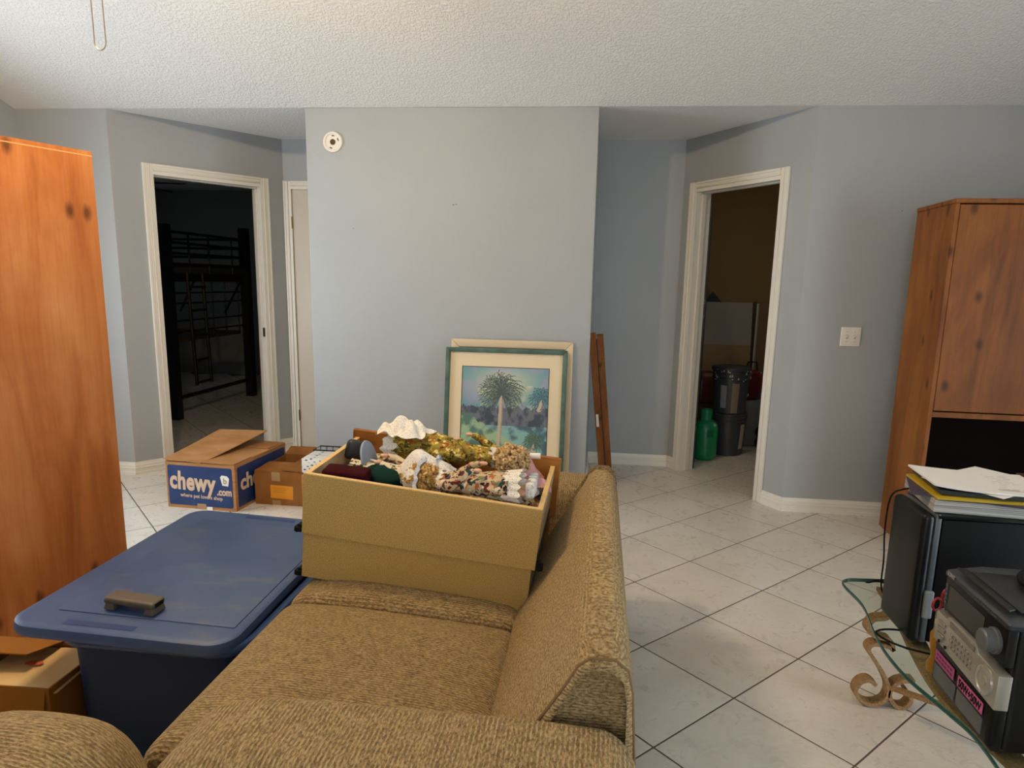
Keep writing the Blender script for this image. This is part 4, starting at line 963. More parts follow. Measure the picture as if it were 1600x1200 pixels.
for a in ((ax0-e, ax0+aw+e, az0-e, az0), (ax0-e, ax0+aw+e, az0+ah, az0+ah+e), (ax0-e, ax0, az0, az0+ah), (ax0+aw, ax0+aw+e, az0, az0+ah)): b.box(a[0], a[1], -.0120, -.010, a[2], a[3])
b.build('bevel_line', M_DARK, gg)
def boards():
    # narrow wooden frame leaning against the end of the centre wall, seen on edge
    base = Vector((.085, 4.86, 0)); top = Vector((-.030, 4.52, 1.085)); up_ = (top-base); L = up_.length
    t = thing('wooden_rail', 'stained wooden rail with price sticker leaning at the wall corner', 'board', base, (0, 0, 0))
    sx = Vector((1, 0, 0)); u = up_.normalized(); sx = (sx-u*sx.dot(u)).normalized(); n = u.cross(sx)
    def bar(nm, x0, x1, n0, n1, m, z0=.0, z1=L):
        b = MB(); pts = [sx*x+n*y for x, y in ((x0, n0), (x1, n0), (x1, n1), (x0, n1))]
        b.hexa([p+u*z0 for p in pts]+[p+u*z1 for p in pts]); return b.build(nm, m, t, bevel=.002, seg=1)
    bar('board', -.036, .010, -.018, .002, M_WOODY); rr_ = bar('board', .014, .058, .0, .022, M_WOODY, .0, L-.02)
    bar('spacer', .008, .016, -.004, .012, M_DARK, .05, L-.05)
    for z in (.12, .35, .62, .95):
        b = MB(); c = sx*.04+u*z-n*.001; b.cyl(c, c+n*.002, .004, 8); b.build('screw_hole', M_DARK, rr_)
    b = MB(); pts = [sx*x-n*.0185 for x in (-.028, -.010)]; b.hexa([pts[0]+u*.44, pts[1]+u*.44, pts[1]+u*.44+n*.0004, pts[0]+u*.44+n*.0004, pts[0]+u*.54, pts[1]+u*.54, pts[1]+u*.54+n*.0004, pts[0]+u*.54+n*.0004]); st = b.build('price_sticker', M_WHITE, t)
boards()

# ------------------------------------------------------------------ wall fittings
def detector():
    t = thing('detector_base', 'round white smoke detector mounting base high on centre wall', 'smoke detector', (-1.703, D, 2.236), (PI/2, 0, 0))
    b = MB(); b.lathe([(.062, 0), (.062, .008), (.058, .012), (.050, .012), (.046, .007), (.018, .006)], 32); b.build('base_ring', M_TRIM, t, smooth=40)
    b = MB(); b.lathe([(.002, .0062), (.018, .0062), (.018, .0066), (.002, .0066)], 20); b.build('center_hole', mat('dark_brown_hole', '#4a3420', .7), t)
    for a in (.4, 1.5, 4.4):
        b = MB(); b.box(.034, .040, -.008, .008, .0068, .0085); b.xf(Matrix.Rotation(a, 4, 'Z')); b.build('slot', M_DARK, t)
    b = MB(); b.tube([(0, 0, .006), (.006, .004, .014), (.012, -.004, .012)], .0018, 6); b.build('wire', M_BRASS, t)
detector()
def switch():
    t = thing('light_switch', 'white double toggle light switch plate on the right wall', 'light switch', (1.518, D, 1.120), (PI/2, 0, 0))
    b = MB(); b.rbox(-.0585, .0585, -.058, .058, -.001, .007, .004, 3, 3); b.build('plate', M_TRIM, t, smooth=40)
    for x in (-.023, .023):
        b = MB(); b.box(x-.005, x+.005, -.012, .012, .0068, .0075); b.build('slot', mat('switch_shadow_gap', '#a59c8c', .5), t)
        b = MB(); b.hexa([(x-.004, -.006, .007), (x+.004, -.006, .007), (x+.004, .005, .007), (x-.004, .005, .007), (x-.0035, .004, .020), (x+.0035, .004, .020), (x+.0035, .010, .018), (x-.0035, .010, .018)]); b.build('toggle', M_TRIM, t, bevel=.001, seg=1)
        for y in (-.030, .030):
            b = MB(); b.cyl((x, y, .0068), (x, y, .0078), .003, 8); b.build('screw', M_SILV, t)
switch()
WC = bpy.data.objects['wall_center']; WF = bpy.data.objects['wall_front_right']
for par, x, z, w_, h_ in ((WC, -1.585, 1.714, .003, .003), (WC, -.935, 1.866, .006, .003), (WC, -.918, 1.870, .008, .002), (WC, -1.28, .50, .002, .003), (WF, 1.73, 1.86, .003, .003)):
    b = MB(); b.sphere((x, D, z), 1, 8, 5, (w_, .0012, h_)); b.build('nail_hole', M_GREYP, par, smooth=180)

# ------------------------------------------------------------------ glass coffee table with scroll legs
def smooth_loop(pts, n=6):
    out = []; m = len(pts)
    for i in range(m):
        p0, p1, p2, p3 = [Vector((*pts[(i+q) % m], 0)) for q in (-1, 0, 1, 2)]
        for s in range(n):
            t = s/n; out.append(.5*((2*p1)+(-p0+p2)*t+(2*p0-5*p1+4*p2-p3)*t*t+(-p0+3*p1-3*p2+p3)*t**3))
    return out
def smooth_path(pts, n=6):
    P = [Vector(p) for p in pts]; P = [P[0]*2-P[1]]+P+[P[-1]*2-P[-2]]; out = []
    for i in range(1, len(P)-2):
        p0, p1, p2, p3 = P[i-1:i+3]
        for s in range(n): t = s/n; out.append(.5*((2*p1)+(-p0+p2)*t+(2*p0-5*p1+4*p2-p3)*t*t+(-p0+3*p1-3*p2+p3)*t**3))
    return out+[P[-2]]
GZ = .444
def coffee_table():
    t = thing('coffee_table', 'wavy edged glass coffee table on tan rope textured scroll legs', 'table', (1.3, 1.6, 0))
    ol = [(.842, 2.205), (.862, 2.25), (.92, 2.262), (1.07, 2.268), (1.30, 2.235), (1.50, 2.27), (1.68, 2.26), (1.74, 2.20), (1.72, 2.05), (1.76, 1.75), (1.71, 1.45), (1.75, 1.15), (1.72, .98),
          (1.64, .93), (1.4, .95), (1.15, .92), (.93, .94), (.865, 1.0), (.86, 1.1), (.838, 1.22), (.857, 1.35), (.861, 1.45), (.845, 1.53), (.814, 1.66), (.808, 1.77), (.818, 1.88), (.85, 2.06)]
    lp = [(p.x-1.3, p.y-1.6) for p in smooth_loop(ol, 5)]
    b = MB(); b.prism(lp, GZ-.012, GZ); gt = b.build('glass_top', M_GLASS, t)
    cen = Vector((sum(p[0] for p in lp)/len(lp), sum(p[1] for p in lp)/len(lp))); R_ = []
    for i, p in enumerate(lp):
        a = Vector(lp[i-1]); c_ = Vector(lp[(i+1) % len(lp)]); tn = (c_-a).normalized(); nn = Vector((tn.y, -tn.x)); q = Vector(p)
        if nn.dot(q-cen) < 0: nn = -nn
        R_.append([(*(q+nn*o), z) for o, z in ((.0005, GZ-.0125), (.003, GZ-.010), (.003, GZ-.002), (.0005, GZ+.0005))])
    b = MB(); b.loft(R_, closed=True); b.build('polished_edge', M_GEDGE, gt, smooth=60)
    def put(b, n, m=M_ROPE): return b.build(n, m, t, smooth=50, world=True)
    Y = 2.16
    # near-left visible corner: S scroll and C scroll in the plane y = const, mirrored for the other corners
    def scroll(cx, cy, sx, ax):
        """cx,cy: corner reference; sx: mirror sign along the plane; ax: 'x' plane"""
        S_ = [(-.012, .083), (-.035, .098), (-.062, .088), (-.075, .055), (-.055, .022), (-.015, .010), (.022, .030), (.030, .075), (.005, .130), (-.030, .180), (-.050, .212), (-.035, .232), (.010, .228), (.030, .215)]
        Cc = [(.088, .072), (.106, .040), (.090, .010), (.060, .012), (.036, .050), (.046, .088), (.075, .106), (.11, .108)]
        Up = [(.030, .215), (.015, .25), (-.035, .262), (-.060, .285), (-.045, .320), (.0, .335), (.0, .40), (.0, .424)]
        for nm, pts in (('scroll', S_), ('scroll', Cc), ('scroll', Up)):
            path = smooth_path([(cx+sx*(p[0]), cy, p[1]) for p in pts], 6)
            b = MB(); b.band(path, .042, .012, (0, 1, 0)); put(b, nm)
    for cx, sx in ((.998, 1), (1.60, -1)):
        scroll(cx, 2.232, sx, 'x'); scroll(cx, 1.0, sx, 'x')
    for s_ in (1, -1):
        b = MB(); b.band(smooth_path([(1.299-s_*.309, 2.25, .418), (1.299-s_*.335, 2.05, .418), (1.299-s_*.385, 1.78, .418), (1.299-s_*.40, 1.6, .418), (1.299-s_*.37, 1.35, .418), (1.299-s_*.32, 1.15, .418), (1.299-s_*.30, .98, .418)], 4), .055, .012, (1, 0, 0)); put(b, 'support_bar')
    for y in (2.225, 1.005):
        b = MB(); b.band([(1.045, y, .418), (1.56, y, .418)], .06, .012, (0, 1, 0)); put(b, 'cross_bar')
    b = MB(); b.band(smooth_path([(1.02, 2.16, .11), (1.2, 1.9, .17), (1.3, 1.61, .20), (1.2, 1.32, .17), (1.02, 1.06, .11)]), .035, .012, (1, 0, 0)); put(b, 'stretcher')
    for x, y in ((.93, 2.2), (1.66, 2.2), (.93, 1.0), (1.66, 1.0)):
        pass
coffee_table()

def tower():
    x0, x1, y0, y1 = .885, 1.34, 1.838, 2.035; z0, z1 = GZ+.001, .822
    t = thing('computer_tower', 'black computer tower with grey vertical strip standing on glass table', 'computer', (x0, y0, z0)); w, d, h = x1-x0, y1-y0, z1-z0
    def prof(a, b_, r=.03):
        return a, b_
    b = MB(); b.rbox(0, .032, 0, d, 0, h-.006, .014, 4, 3); b.build('front_bezel', M_BLACKP, t, smooth=50)
    b = MB(); b.box(.0325, .048, .003, d-.003, .002, h-.004); g = b.build('grey_trim', M_GREYP, t, bevel=.003)
    b = MB(); b.rbox(.028, .052, -.005, .010, .075, .155, .0048, 3, 4); b.build('latch', mat('light_grey_latch', '#84898a', .4), g, smooth=50)
    b = MB(); b.box(.0485, w, 0, d, .004, h-.018); b.build('case', M_BLACKM, t, bevel=.006)
    b = MB(); b.box(.036, w-.004, -.001, d+.001, h-.0175, h); b.build('top_cover', mat('smoky_top_cover', '#1d201e', .2), t, bevel=.006)
tower()
def plastic(name, c): return mat(name, c, .35)
def stereo():
    # local frame: x to the right along the front (world -y), y into the body (world +x), z up
    t = thing('stereo', 'dark grey bookshelf stereo with silver control panel on the glass table', 'stereo', (.868, 1.662, GZ+.001), (0, 0, -PI/2-.03))
    w, d, h = .285, .30, .308; M_ST = mat('dark_stereo_plastic', '#24272a', .35); M_STT = mat('grey_stereo_top', '#3c4045', .35)
    b = MB(); b.rbox(.004, w-.004, .02, d, .0, h-.012, .012, 3, 4); b.build('body', M_BLACKP, t, smooth=40)
    b = MB(); b.rbox(0, w, -.004, d-.006, h-.03, h, .010, 3, 4, lambda p, u: (p.x, p.y, p.z-(.012 if (u[1] < -.9 and u[2] > 0) else 0))); tp = b.build('top_cover', M_STT, t, smooth=40)
    b = MB(); b.prism([(.05, .03), (w-.03, .03), (w-.02, .2), (w/2, .26), (.06, .22)], h-.001, h+.003); b.build('disc_lid', M_ST, tp, bevel=.002)
    b = MB(); b.prism([(.03, .008), (w-.03, .008), (w-.04, .026), (.04, .026)], h-.002, h+.004); b.build('front_bar', M_DARK, tp, bevel=.002)
    b = MB(); b.box(.006, w-.006, 0, .02, .196, h-.03); dp = b.build('display_panel', M_BLACKP, t, bevel=.002)
    b = MB(); b.box(.030, .190, -.001, .0, .205, h-.045); b.build('display_window', mat('dark_display', '#0e0f0d', .12), dp)
    for i in range(5):
        b = MB(); b.box(.012, .020, -.0015, 0, .212+.011*i, .218+.011*i); b.build('button', M_GREYP, dp)
    text('SONY', .013, M_SILV, 'lettering', tp, frame((.018, -.0048, h-.022), (1, 0, 0), (0, 0, 1)), bold=.0003)
    text('COMPACT DISC DECK RECEIVER', .006, M_GREYP, 'lettering', tp, frame((.15, -.0048, h-.024), (1, 0, 0), (0, 0, 1)))
    kb = MB(); kb.lathe([(.028, 0), (.028, .006), (.025, .008), (.024, .026), (.021, .029), (.002, .029)], 32); kb.xf(Matrix.Translation((.238, 0, .235)) @ Matrix.Rotation(PI/2, 4, 'X')); kb.build('volume_knob', M_GREYP, t, smooth=40)
    # silver control panel
    b = MB(); b.prism([(.0, .112), (w-.002, .100), (w-.002, .178), (.196, .180), (.188, .196), (.058, .196), (.05, .186), (.0, .186)], -.008, .02, 'y'); cp = b.build('control_panel', M_SILV, t, bevel=.002)
    jd = MB(); jd.lathe([(.031, 0), (.031, .005), (.026, .007), (.024, .004), (.012, .004), (.012, .007), (.002, .008)], 32); jd.xf(Matrix.Translation((.238, -.008, .142)) @ Matrix.Rotation(PI/2, 4, 'X')); jd.build('jog_dial', mat('bright_silver_dial', '#b8b5ac', .25, .6), cp, smooth=40)
    M_BTN = mat('silver_button', '#8f8b82', .35, .4)
    for r in range(3):
        for c_ in range(7):
            b = MB(); b.box(.078+.015*c_, .089+.015*c_, -.0105, -.008, .128+.014*r, .137+.014*r); b.build('button', M_BTN, cp, bevel=.001, seg=1)
    for r in range(3):
        b = MB(); b.box(.018, .050, -.0105, -.008, .130+.016*r, .139+.016*r); b.build('button', M_BTN, cp, bevel=.001, seg=1)
    b = MB(); b.box(.07, .185, -.0105, -.008, .176, .190); b.build('clear_strip', mat('smoky_strip', '#6c665c', .15), cp, bevel=.001, seg=1)
    for x in (.030, .062):
        b = MB(); b.cyl((x, -.0105, .118), (x, -.007, .118), .004, 10); b.build('jack', M_BLACKM, cp)
    # cassette decks
    for x0, x1 in ((.012, .118), (.126, .240)):
        b = MB(); b.box(x0, x1, -.003, .02, .012, .052); b.build('cassette_door', M_GREYP, t, bevel=.003)
    b = MB(); b.box(.004, w-.004, -.001, .02, .004, .108); b.build('lower_panel', M_BLACKP, t, bevel=.002)
    M_STK = mat('pink_sticker', '#c25f8c', .5); M_STK2 = mat('magenta_sticker', '#a5487e', .5)
    b = MB(); b.box(.128, .238, -.0042, -.0030, .060, .086); s1 = b.build('sticker', M_STK, t)
    text('50W+50W', .026, M_BLACKM, 'lettering', s1, frame((.133, -.0046, .0635), (1, 0, 0), (0, 0, 1)), bold=.0009, fit=.10, depth=.0003)
    b = MB(); b.box(.014, .108, -.0042, -.0030, .060, .088); s2 = b.build('sticker', M_STK2, t)
    for i in range(2):
        for q in range(6):
            b = MB(); b.box(.020+.014*q, .030+.014*q, -.0046, -.0040, .066+.011*i, .071+.011*i); b.build('print_mark', mat('dark_print', '#5a1f4a', .6), s2)
    b = MB(); b.rbox(w-.024, w-.004, -.006, .012, .01, .10, .005, 3, 3); b.build('side_grip', M_BLACKM, t, smooth=50)
stereo()
def on_table():
    # stack of papers on the tower: each sheaf a thing
    z = .8235; cx, cy = 1.075, 1.945
    def sheaf(name, label, cat, dx, dy, rz, w, d, h, m, curl=0., z0=None, tilt=(0, 0)):
        nonlocal z
        zz = z if z0 is None else z0
        t = thing(name, label, cat, (cx+dx, cy+dy, zz), (tilt[0], tilt[1], rz)); R_ = []
        for i in range(11):
            s = i/10; x = w*(s-.5); R_.append([(x, -d/2, curl*(1-s)**4), (x, d/2, curl*(1-s)**3*.6), (x, d/2, curl*(1-s)**3*.6+h), (x, -d/2, curl*(1-s)**4+h)])
        b = MB(); b.loft(R_); b.build('sheets' if h > .002 else 'sheet', m, t, smooth=40)
        if z0 is None: z += h+.0004
        return t
    M_MAG = mat('magazine_edge', '#8c8a86', .5); k = N(M_MAG); k.base(k.ramp(k.noise(k.coord((3, 3, 700)), 1., 2), ((.35, '#5d5c5a'), (.5, '#a5a29c'), (.65, '#c9c6bf'))))
    g = 'papers stacked on the computer tower'
    sheaf('magazine_stack', 'grey stack of magazines at the bottom of the paper pile', 'magazines', .0, .0, -.10, .31, .235, .032, M_MAG)
    sheaf('brochure', 'orange and purple brochure poking out left of the paper pile', 'brochure', -.045, -.005, -.34, .275, .205, .004, mat('purple_brochure', '#3a2f4a', .4))
    sheaf('yellow_folder', 'yellow folder in the middle of the paper pile', 'folder', .0, -.004, -.08, .31, .235, .006, mat('yellow_folder_card', '#b99b1c', .5))
    sheaf('dark_folder', 'dark green folder under the white papers', 'folder', .012, .005, -.12, .30, .228, .011, mat('dark_green_folder', '#232b28', .4), .004)
    sheaf('paper_sheet', 'white printed sheet turned corner up on the paper pile', 'paper', .035, .035, .62, .28, .216, .0012, M_PAPER)
    tp = sheaf('paper_sheaf', 'sheaf of white printed papers on top of the pile', 'paper', -.005, .008, -.12, .295, .225, .005, M_PAPER, .012)
    M_INK = mat('grey_ink', '#8e8a86', .7)
    b = MB()
    for r in range(9):
        x = -.10
        for q in range(7):
            w_ = random.uniform(.012, .03)
            if random.random() < .72: b.box(x, x+w_, .08-.018*r, .0815-.018*r, .0052, .0054)
            x += w_+.006
    b.box(.02, .07, -.075, -.071, .0052, .0055); b.box(.015, .08, -.083, -.080, .0052, .0055)
    b.build('printed_text', M_INK, tp)
    # disc cases beside, on the far end of the tower's shelf stack
    for i, (lb, col, col2) in enumerate((('black disc case under the red labelled one at far right', '#151413', '#c9c4bc'), ('disc case with red and white spine at far right', '#b2401f', '#d8d2c8'), ('topmost black disc case at far right edge', '#17120f', '#3a2a20'))):
        t = thing('disc_case', lb, 'disc case', (1.298, 2.10, .8005+.0155*i+.0), (0, 0, -.35+.06*i), 'disc cases by the papers')
        b = MB(); b.rbox(0, .19, 0, .135, 0, .0145, .003, 2, 2); c_ = b.build('case', mat('disc_case_%d' % i, col, .3), t, smooth=40)
        b = MB(); b.box(.012, .10, -.0006, .0002, .002, .0125); b.build('spine_label', mat('disc_spine_%d' % i, col2, .4), t)
    t = thing('storage_box', 'black box behind the computer tower holding the disc cases', 'box', (1.25, 2.06, GZ+.001), (0, 0, 0))
    b = MB(); b.rbox(0, .36, 0, .15, 0, .354, .008, 2, 2); b.build('box_body', M_BLACKM, t, smooth=40)
    # crumpled plastic sheet at the far right of the tower
    # cables
    t = tag(bpy.data.objects.new('black_cable', None), 'thin black cable looping over the glass table edge', 'cable'); C.objects.link(t); t.location = (.93, 2.0, GZ)
    def cable(nm, pts, r): b = MB(); b.tube([p-Vector(t.location) for p in smooth_path(pts, 8)], r, 6); b.build(nm, M_BLACKM, t, smooth=60)
    cable('strand', [(.915, 2.225, .449), (.925, 2.222, .449), (.965, 2.235, .450), (1.0, 2.15, .449), (1.02, 2.06, .449)], .0028)
    cable('strand', [(.955, 1.835, .449), (.925, 1.89, .449), (.86, 1.90, .449), (.816, 1.875, .451), (.825, 1.835, .451), (.865, 1.80, .449), (.93, 1.77, .449)], .0028)
    t2 = tag(bpy.data.objects.new('power_cord', None), 'black power cord hanging down behind the computer tower', 'cable'); C.objects.link(t2); t2.location = (.89, 2.06, .45)
    b = MB(); b.tube([p-Vector(t2.location) for p in smooth_path([(.96, 2.04, .829), (.91, 2.03, .829), (.882, 2.042, .80), (.880, 2.05, .70), (.892, 2.06, .60), (.90, 2.07, .50), (.93, 2.07, .449)], 8)], .0026, 6); b.build('cord', M_BLACKM, t2, smooth=60)
    # scissors (red handles) and small gold figure between tower and stereo
    t = thing('scissors', 'red handled scissors standing between the tower and the stereo', 'scissors', (.905, 1.735, .60), (0, 0, .3)); M_RED = mat('red_plastic', '#a31e2c', .35)
    for c_ in ((-.012, .012), (.013, .035)):
        b = MB(); b.tube([(c_[0]+.013*math.cos(a), 0, c_[1]+.017*math.sin(a)) for a in [2*PI*i/16 for i in range(16)]], .0032, 6, True); b.build('handle', M_RED, t, smooth=60)
    for s in (-1, 1):
        b = MB(); b.hexa([(-.006+s*.004, -.001, -.148), (.001+s*.004, -.001, -.148), (.001+s*.004, .001, -.148), (-.006+s*.004, .001, -.148), (-.008+s*.004, -.001, .0), (.008+s*.004, -.001, .0), (.008+s*.004, .001, .0), (-.008+s*.004, .001, .0)]); b.build('blade', M_SILV, t)
    t = thing('figurine', 'small gold figurine squeezed beside the stereo', 'figurine', (.895, 1.70, GZ+.001)); M_GOLD = mat('gold_paint', '#a5782a', .4, .4)
    b = MB(); b.lathe([(.02, 0), (.022, .02), (.014, .04), (.02, .07), (.022, .10), (.012, .118)], 16); b.build('body', M_GOLD, t, smooth=60)
    b = MB(); b.sphere((0, 0, .132), .016); b.build('head', mat('pale_cream', '#c9ad84', .5), t, smooth=180)
    # black looped gadget and yellow item on top of the stereo
    t = thing('headphones', 'black headphones lying on top of the stereo', 'headphones', (1.045, 1.51, .756), (0, 0, .5))
    b = MB(); b.tube(smooth_path([(-.07, 0, .014), (-.06, .06, .014), (0, .09, .014), (.06, .06, .014), (.07, 0, .014)], 6), .008, 8); b.build('headband', M_BLACKM, t, smooth=60)
    for x in (-.07, .07):
        b = MB(); b.lathe([(.01, .003), (.034, .003), (.038, .012), (.034, .024), (.01, .026)], 20, (x, -.01, 0)); b.build('ear_cup', M_BLACKM, t, smooth=40)
    t = thing('yellow_ball', 'yellow rounded object at the right edge behind the stereo top', 'toy', (1.10, 1.62, .756))
    b = MB(); b.lathe([(.012, 0), (.026, .006), (.032, .026), (.026, .046), (.006, .054)], 20); b.build('ball', mat('yellow_plastic', '#c9b21e', .45), t, smooth=60)
    b = MB(); b.lathe([(.028, .018), (.0335, .022), (.0335, .030), (.028, .034)], 20); b.build('band', mat('olive_band', '#8c8418', .5), t, smooth=40)
on_table()

# ------------------------------------------------------------------ storeroom beyond the right doorway
def storeroom():
    M_BUCK = mat('dark_grey_bucket', '#3c4044', .4); k = N(M_BUCK)
    def bucket(label, z):
        t = thing('bucket', label, 'bucket', (1.125, 5.83, z), .3, 'stacked grey buckets'); 
        b = MB(); b.lathe([(.002, .0), (.128, .0), (.132, .004), (.148, .285), (.156, .287), (.156, .298), (.150, .300), (.151, .318), (.158, .320), (.158, .331), (.150, .333), (.152, .355), (.146, .357), (.002, .357)], 36); b.build('bucket_body', M_BUCK, t, smooth=35)
        return t
    t = bucket('grey plastic bucket on the floor beneath another bucket', 0)
    def decal(t, a0, a1, z0, z1, m, nm='paper_label', rk=.0012):
        b = MB(); R_ = []
        for i in range(7):
            a = a0+(a1-a0)*i/6; r = lambda z: .132+(.148-.132)*(z-.004)/.281+rk
            R_.append([(r(z0)*math.cos(a), r(z0)*math.sin(a), z0), (r(z1)*math.cos(a), r(z1)*math.sin(a), z1), ((r(z1)+.0006)*math.cos(a), (r(z1)+.0006)*math.sin(a), z1), ((r(z0)+.0006)*math.cos(a), (r(z0)+.0006)*math.sin(a), z0)])
        b.loft(R_); return b.build(nm, m, t)
    decal(t, -1.25, -.85, .06, .27, mat('cream_label', '#a39a86', .6))
    t = bucket('paint splattered grey bucket with lid stacked on the other bucket', .3585)
    b = MB(); b.lathe([(.002, .3575), (.160, .3575), (.163, .362), (.163, .384), (.155, .388), (.150, .382), (.002, .380)], 36); b.build('bucket_lid', M_BUCK, t, smooth=35)
    decal(t, -2.6, -2.25, .05, .24, mat('pale_label', '#8f9294', .6)); decal(t, -1.95, -1.55, .01, .26, mat('tan_paint_drip', '#7d735e', .6), 'paint_drip')
    rnd = random.Random(5); b = MB()
    for i in range(26):
        a = rnd.uniform(-3.0, -.2); zz = rnd.uniform(.285, .375); r = .1595 if zz < .35 else .1632; L = rnd.uniform(.006, .022)
        c_, s_ = math.cos(a), math.sin(a); w_ = .005
        b.hexa([(c_*r-s_*-w_, s_*r+c_*-w_, zz-L), (c_*r-s_*w_, s_*r+c_*w_, zz-L), (c_*(r+.002)-s_*w_, s_*(r+.002)+c_*w_, zz-L), (c_*(r+.002)+s_*w_, s_*(r+.002)-c_*w_, zz-L),
                (c_*r+s_*w_, s_*r-c_*w_, zz), (c_*r-s_*w_, s_*r+c_*w_, zz), (c_*(r+.002)-s_*w_, s_*(r+.002)+c_*w_, zz), (c_*(r+.002)+s_*w_, s_*(r+.002)-c_*w_, zz)])
    b.build('paint_splatter', mat('pale_paint', '#b9b4a6', .6), t, kind='stuff')
    t = thing('gas_cylinder', 'green gas cylinder standing just inside the right doorway', 'gas cylinder', (.905, 5.575, 0)); M_GR = mat('green_enamel', '#1f8a54', .35)
    b = MB(); b.lathe([(.07, .0), (.078, .004), (.096, .03), (.098, .06), (.098, .26), (.090, .295), (.06, .325), (.02, .338)], 32); b.build('tank', M_GR, t, smooth=40)
    b = MB()
    for a0 in (.3, PI+.3):
        R_ = []
        for i in range(9):
            a = a0+1.9*i/8; R_.append([(.046*math.cos(a), .046*math.sin(a), .325), (.046*math.cos(a), .046*math.sin(a), .415), (.050*math.cos(a), .050*math.sin(a), .415), (.050*math.cos(a), .050*math.sin(a), .325)])
        b.loft(R_)
    b.build('collar', M_GR, t, smooth=40)
    b = MB(); b.cyl((0, 0, .33), (0, 0, .385), .012, 10); b.cyl((-.02, 0, .37), (.03, 0, .37), .008, 8); b.build('valve', M_BRASS, t, smooth=40)
    b = MB()
    for i, zz in enumerate((.255, .243, .231, .219, .207)):
        for q in range(3):
            a = -1.62+.20*q; r = .0985; b.hexa([(r*math.cos(a), r*math.sin(a), zz), (r*math.cos(a+.16), r*math.sin(a+.16), zz), ((r+.0008)*math.cos(a+.16), (r+.0008)*math.sin(a+.16), zz), ((r+.0008)*math.cos(a), (r+.0008)*math.sin(a), zz), (r*math.cos(a), r*math.sin(a), zz+.006), (r*math.cos(a+.16), r*math.sin(a+.16), zz+.006), ((r+.0008)*math.cos(a+.16), (r+.0008)*math.sin(a+.16), zz+.006), ((r+.0008)*math.cos(a), (r+.0008)*math.sin(a), zz+.006)])
    b.build('printed_text', mat('dark_green_print', '#0d3a24', .6), t)
    # boards leaning on the far wall
    def panel(label, x0, x1, z0, z1, yb, m, rz=0):
        t = thing('leaning_panel', label, 'panel', (x0, yb, z0), (-math.atan2(7.47-yb, z1), 0, 0)); b = MB(); b.box(0, x1-x0, -.02, 0, 0, z1-z0); pn = b.build('board', m, t, bevel=.002, seg=1); return t
    M_PB = mat('grey_beige_board', '#a39786', .6); M_PB2 = mat('brown_board', '#7d5b35', .6)
    t = panel('pale grey beige panel leaning on the brown storeroom wall', 1.06, 1.60, 0, 1.25, 7.30, M_PB)
    b = MB(); b.box(0, .54, -.024, -.0202, .0, .80); b.build('lower_band', mat('tan_board', '#9a7a4c', .6), t)
    b = MB(); b.prism([(.05, 1.2505), (.22, 1.2505), (.12, 1.36)], -.018, -.004, 'y'); b.build('torn_corner', M_DARK, t)
    panel('narrow brown panel leaning on the storeroom wall at right', 1.63, 2.15, 0, 1.26, 7.33, M_PB2)
    t = thing('wooden_post', 'thin white edged upright strip between the two panels', 'trim strip', (1.612, 7.24, 0)); b = MB(); b.box(-.012, .010, 0, .02, 0, 1.24); b.build('strip', M_PB, t); b = MB(); b.box(-.012, -.004, -.002, 0, 0, 1.24); b.build('edge', M_TRIM, t)
    # clutter
    t = thing('gas_can', 'dark red fuel can on the yellow crate behind the cylinder', 'fuel can', (.93, 6.24, .341), .2); M_RD = mat('dark_red_plastic', '#5d1518', .4)
    b = MB(); b.rbox(0, .20, 0, .16, 0, .24, .03, 3, 3); b.build('can_body', M_RD, t, smooth=50)
    b = MB(); b.tube([(.04, .08, .23), (.05, .08, .29), (.15, .08, .29), (.16, .08, .23)], .012, 8); b.build('handle', M_RD, t, smooth=60)
    b = MB(); b.cyl((.02, .08, .22), (-.02, .06, .30), .014, 10, .008); b.build('spout', M_BLACKM, t, smooth=40)
    t = thing('yellow_crate', 'yellow brown crate behind the green cylinder', 'crate', (.90, 6.16, 0), .1)
    for i in range(4):
        b = MB(); b.box(0, .28, 0, .012, .01+.085*i, .075+.085*i); b.build('slat', mat('yellow_crate_paint', '#6d5218', .7), t); b = MB(); b.box(0, .28, .30, .312, .01+.085*i, .075+.085*i); b.build('slat', mat('yellow_crate_paint', '#6d5218', .7), t)
    for x in (0, .265):
        b = MB(); b.box(x, x+.015, .012, .30, 0, .338); b.build('side', mat('crate_side', '#6d5218', .7), t)
    t = thing('red_bag', 'dark red tool bag hanging right of the buckets', 'bag', (1.36, 6.12, .42), .2); b = MB(); b.rbox(-.06, .10, 0, .12, -.0, .26, .03, 3, 3); b.build('bag_body', M_RD, t, smooth=50); b = MB(); b.tube([(-.03, .06, .25), (-.02, .06, .33), (.06, .06, .33), (.07, .06, .25)], .008, 6); b.build('handle', M_BLACKM, t, smooth=60); b = MB(); b.sphere((-.045, -.012, .045), .022); b.build('tag', mat('pale_tag', '#a59a85', .6), t, smooth=180)
    t = thing('appliance', 'grey white metal appliance cabinet at the storeroom right', 'appliance', (1.28, 6.10, 0), 0); b = MB(); b.rbox(0, .62, .02, .50, 0, .415, .012, 2, 2); b.build('cabinet_body', mat('grey_white_enamel', '#85857f', .4), t, smooth=40)
    b = MB(); b.box(.22, .60, .004, .0195, .06, .36); b.build('door_panel', M_DARK, t, bevel=.003); b = MB(); b.cyl((.25, -.006, .12), (.25, -.006, .30), .008, 8); b.build('handle', M_SILV, t, smooth=40)
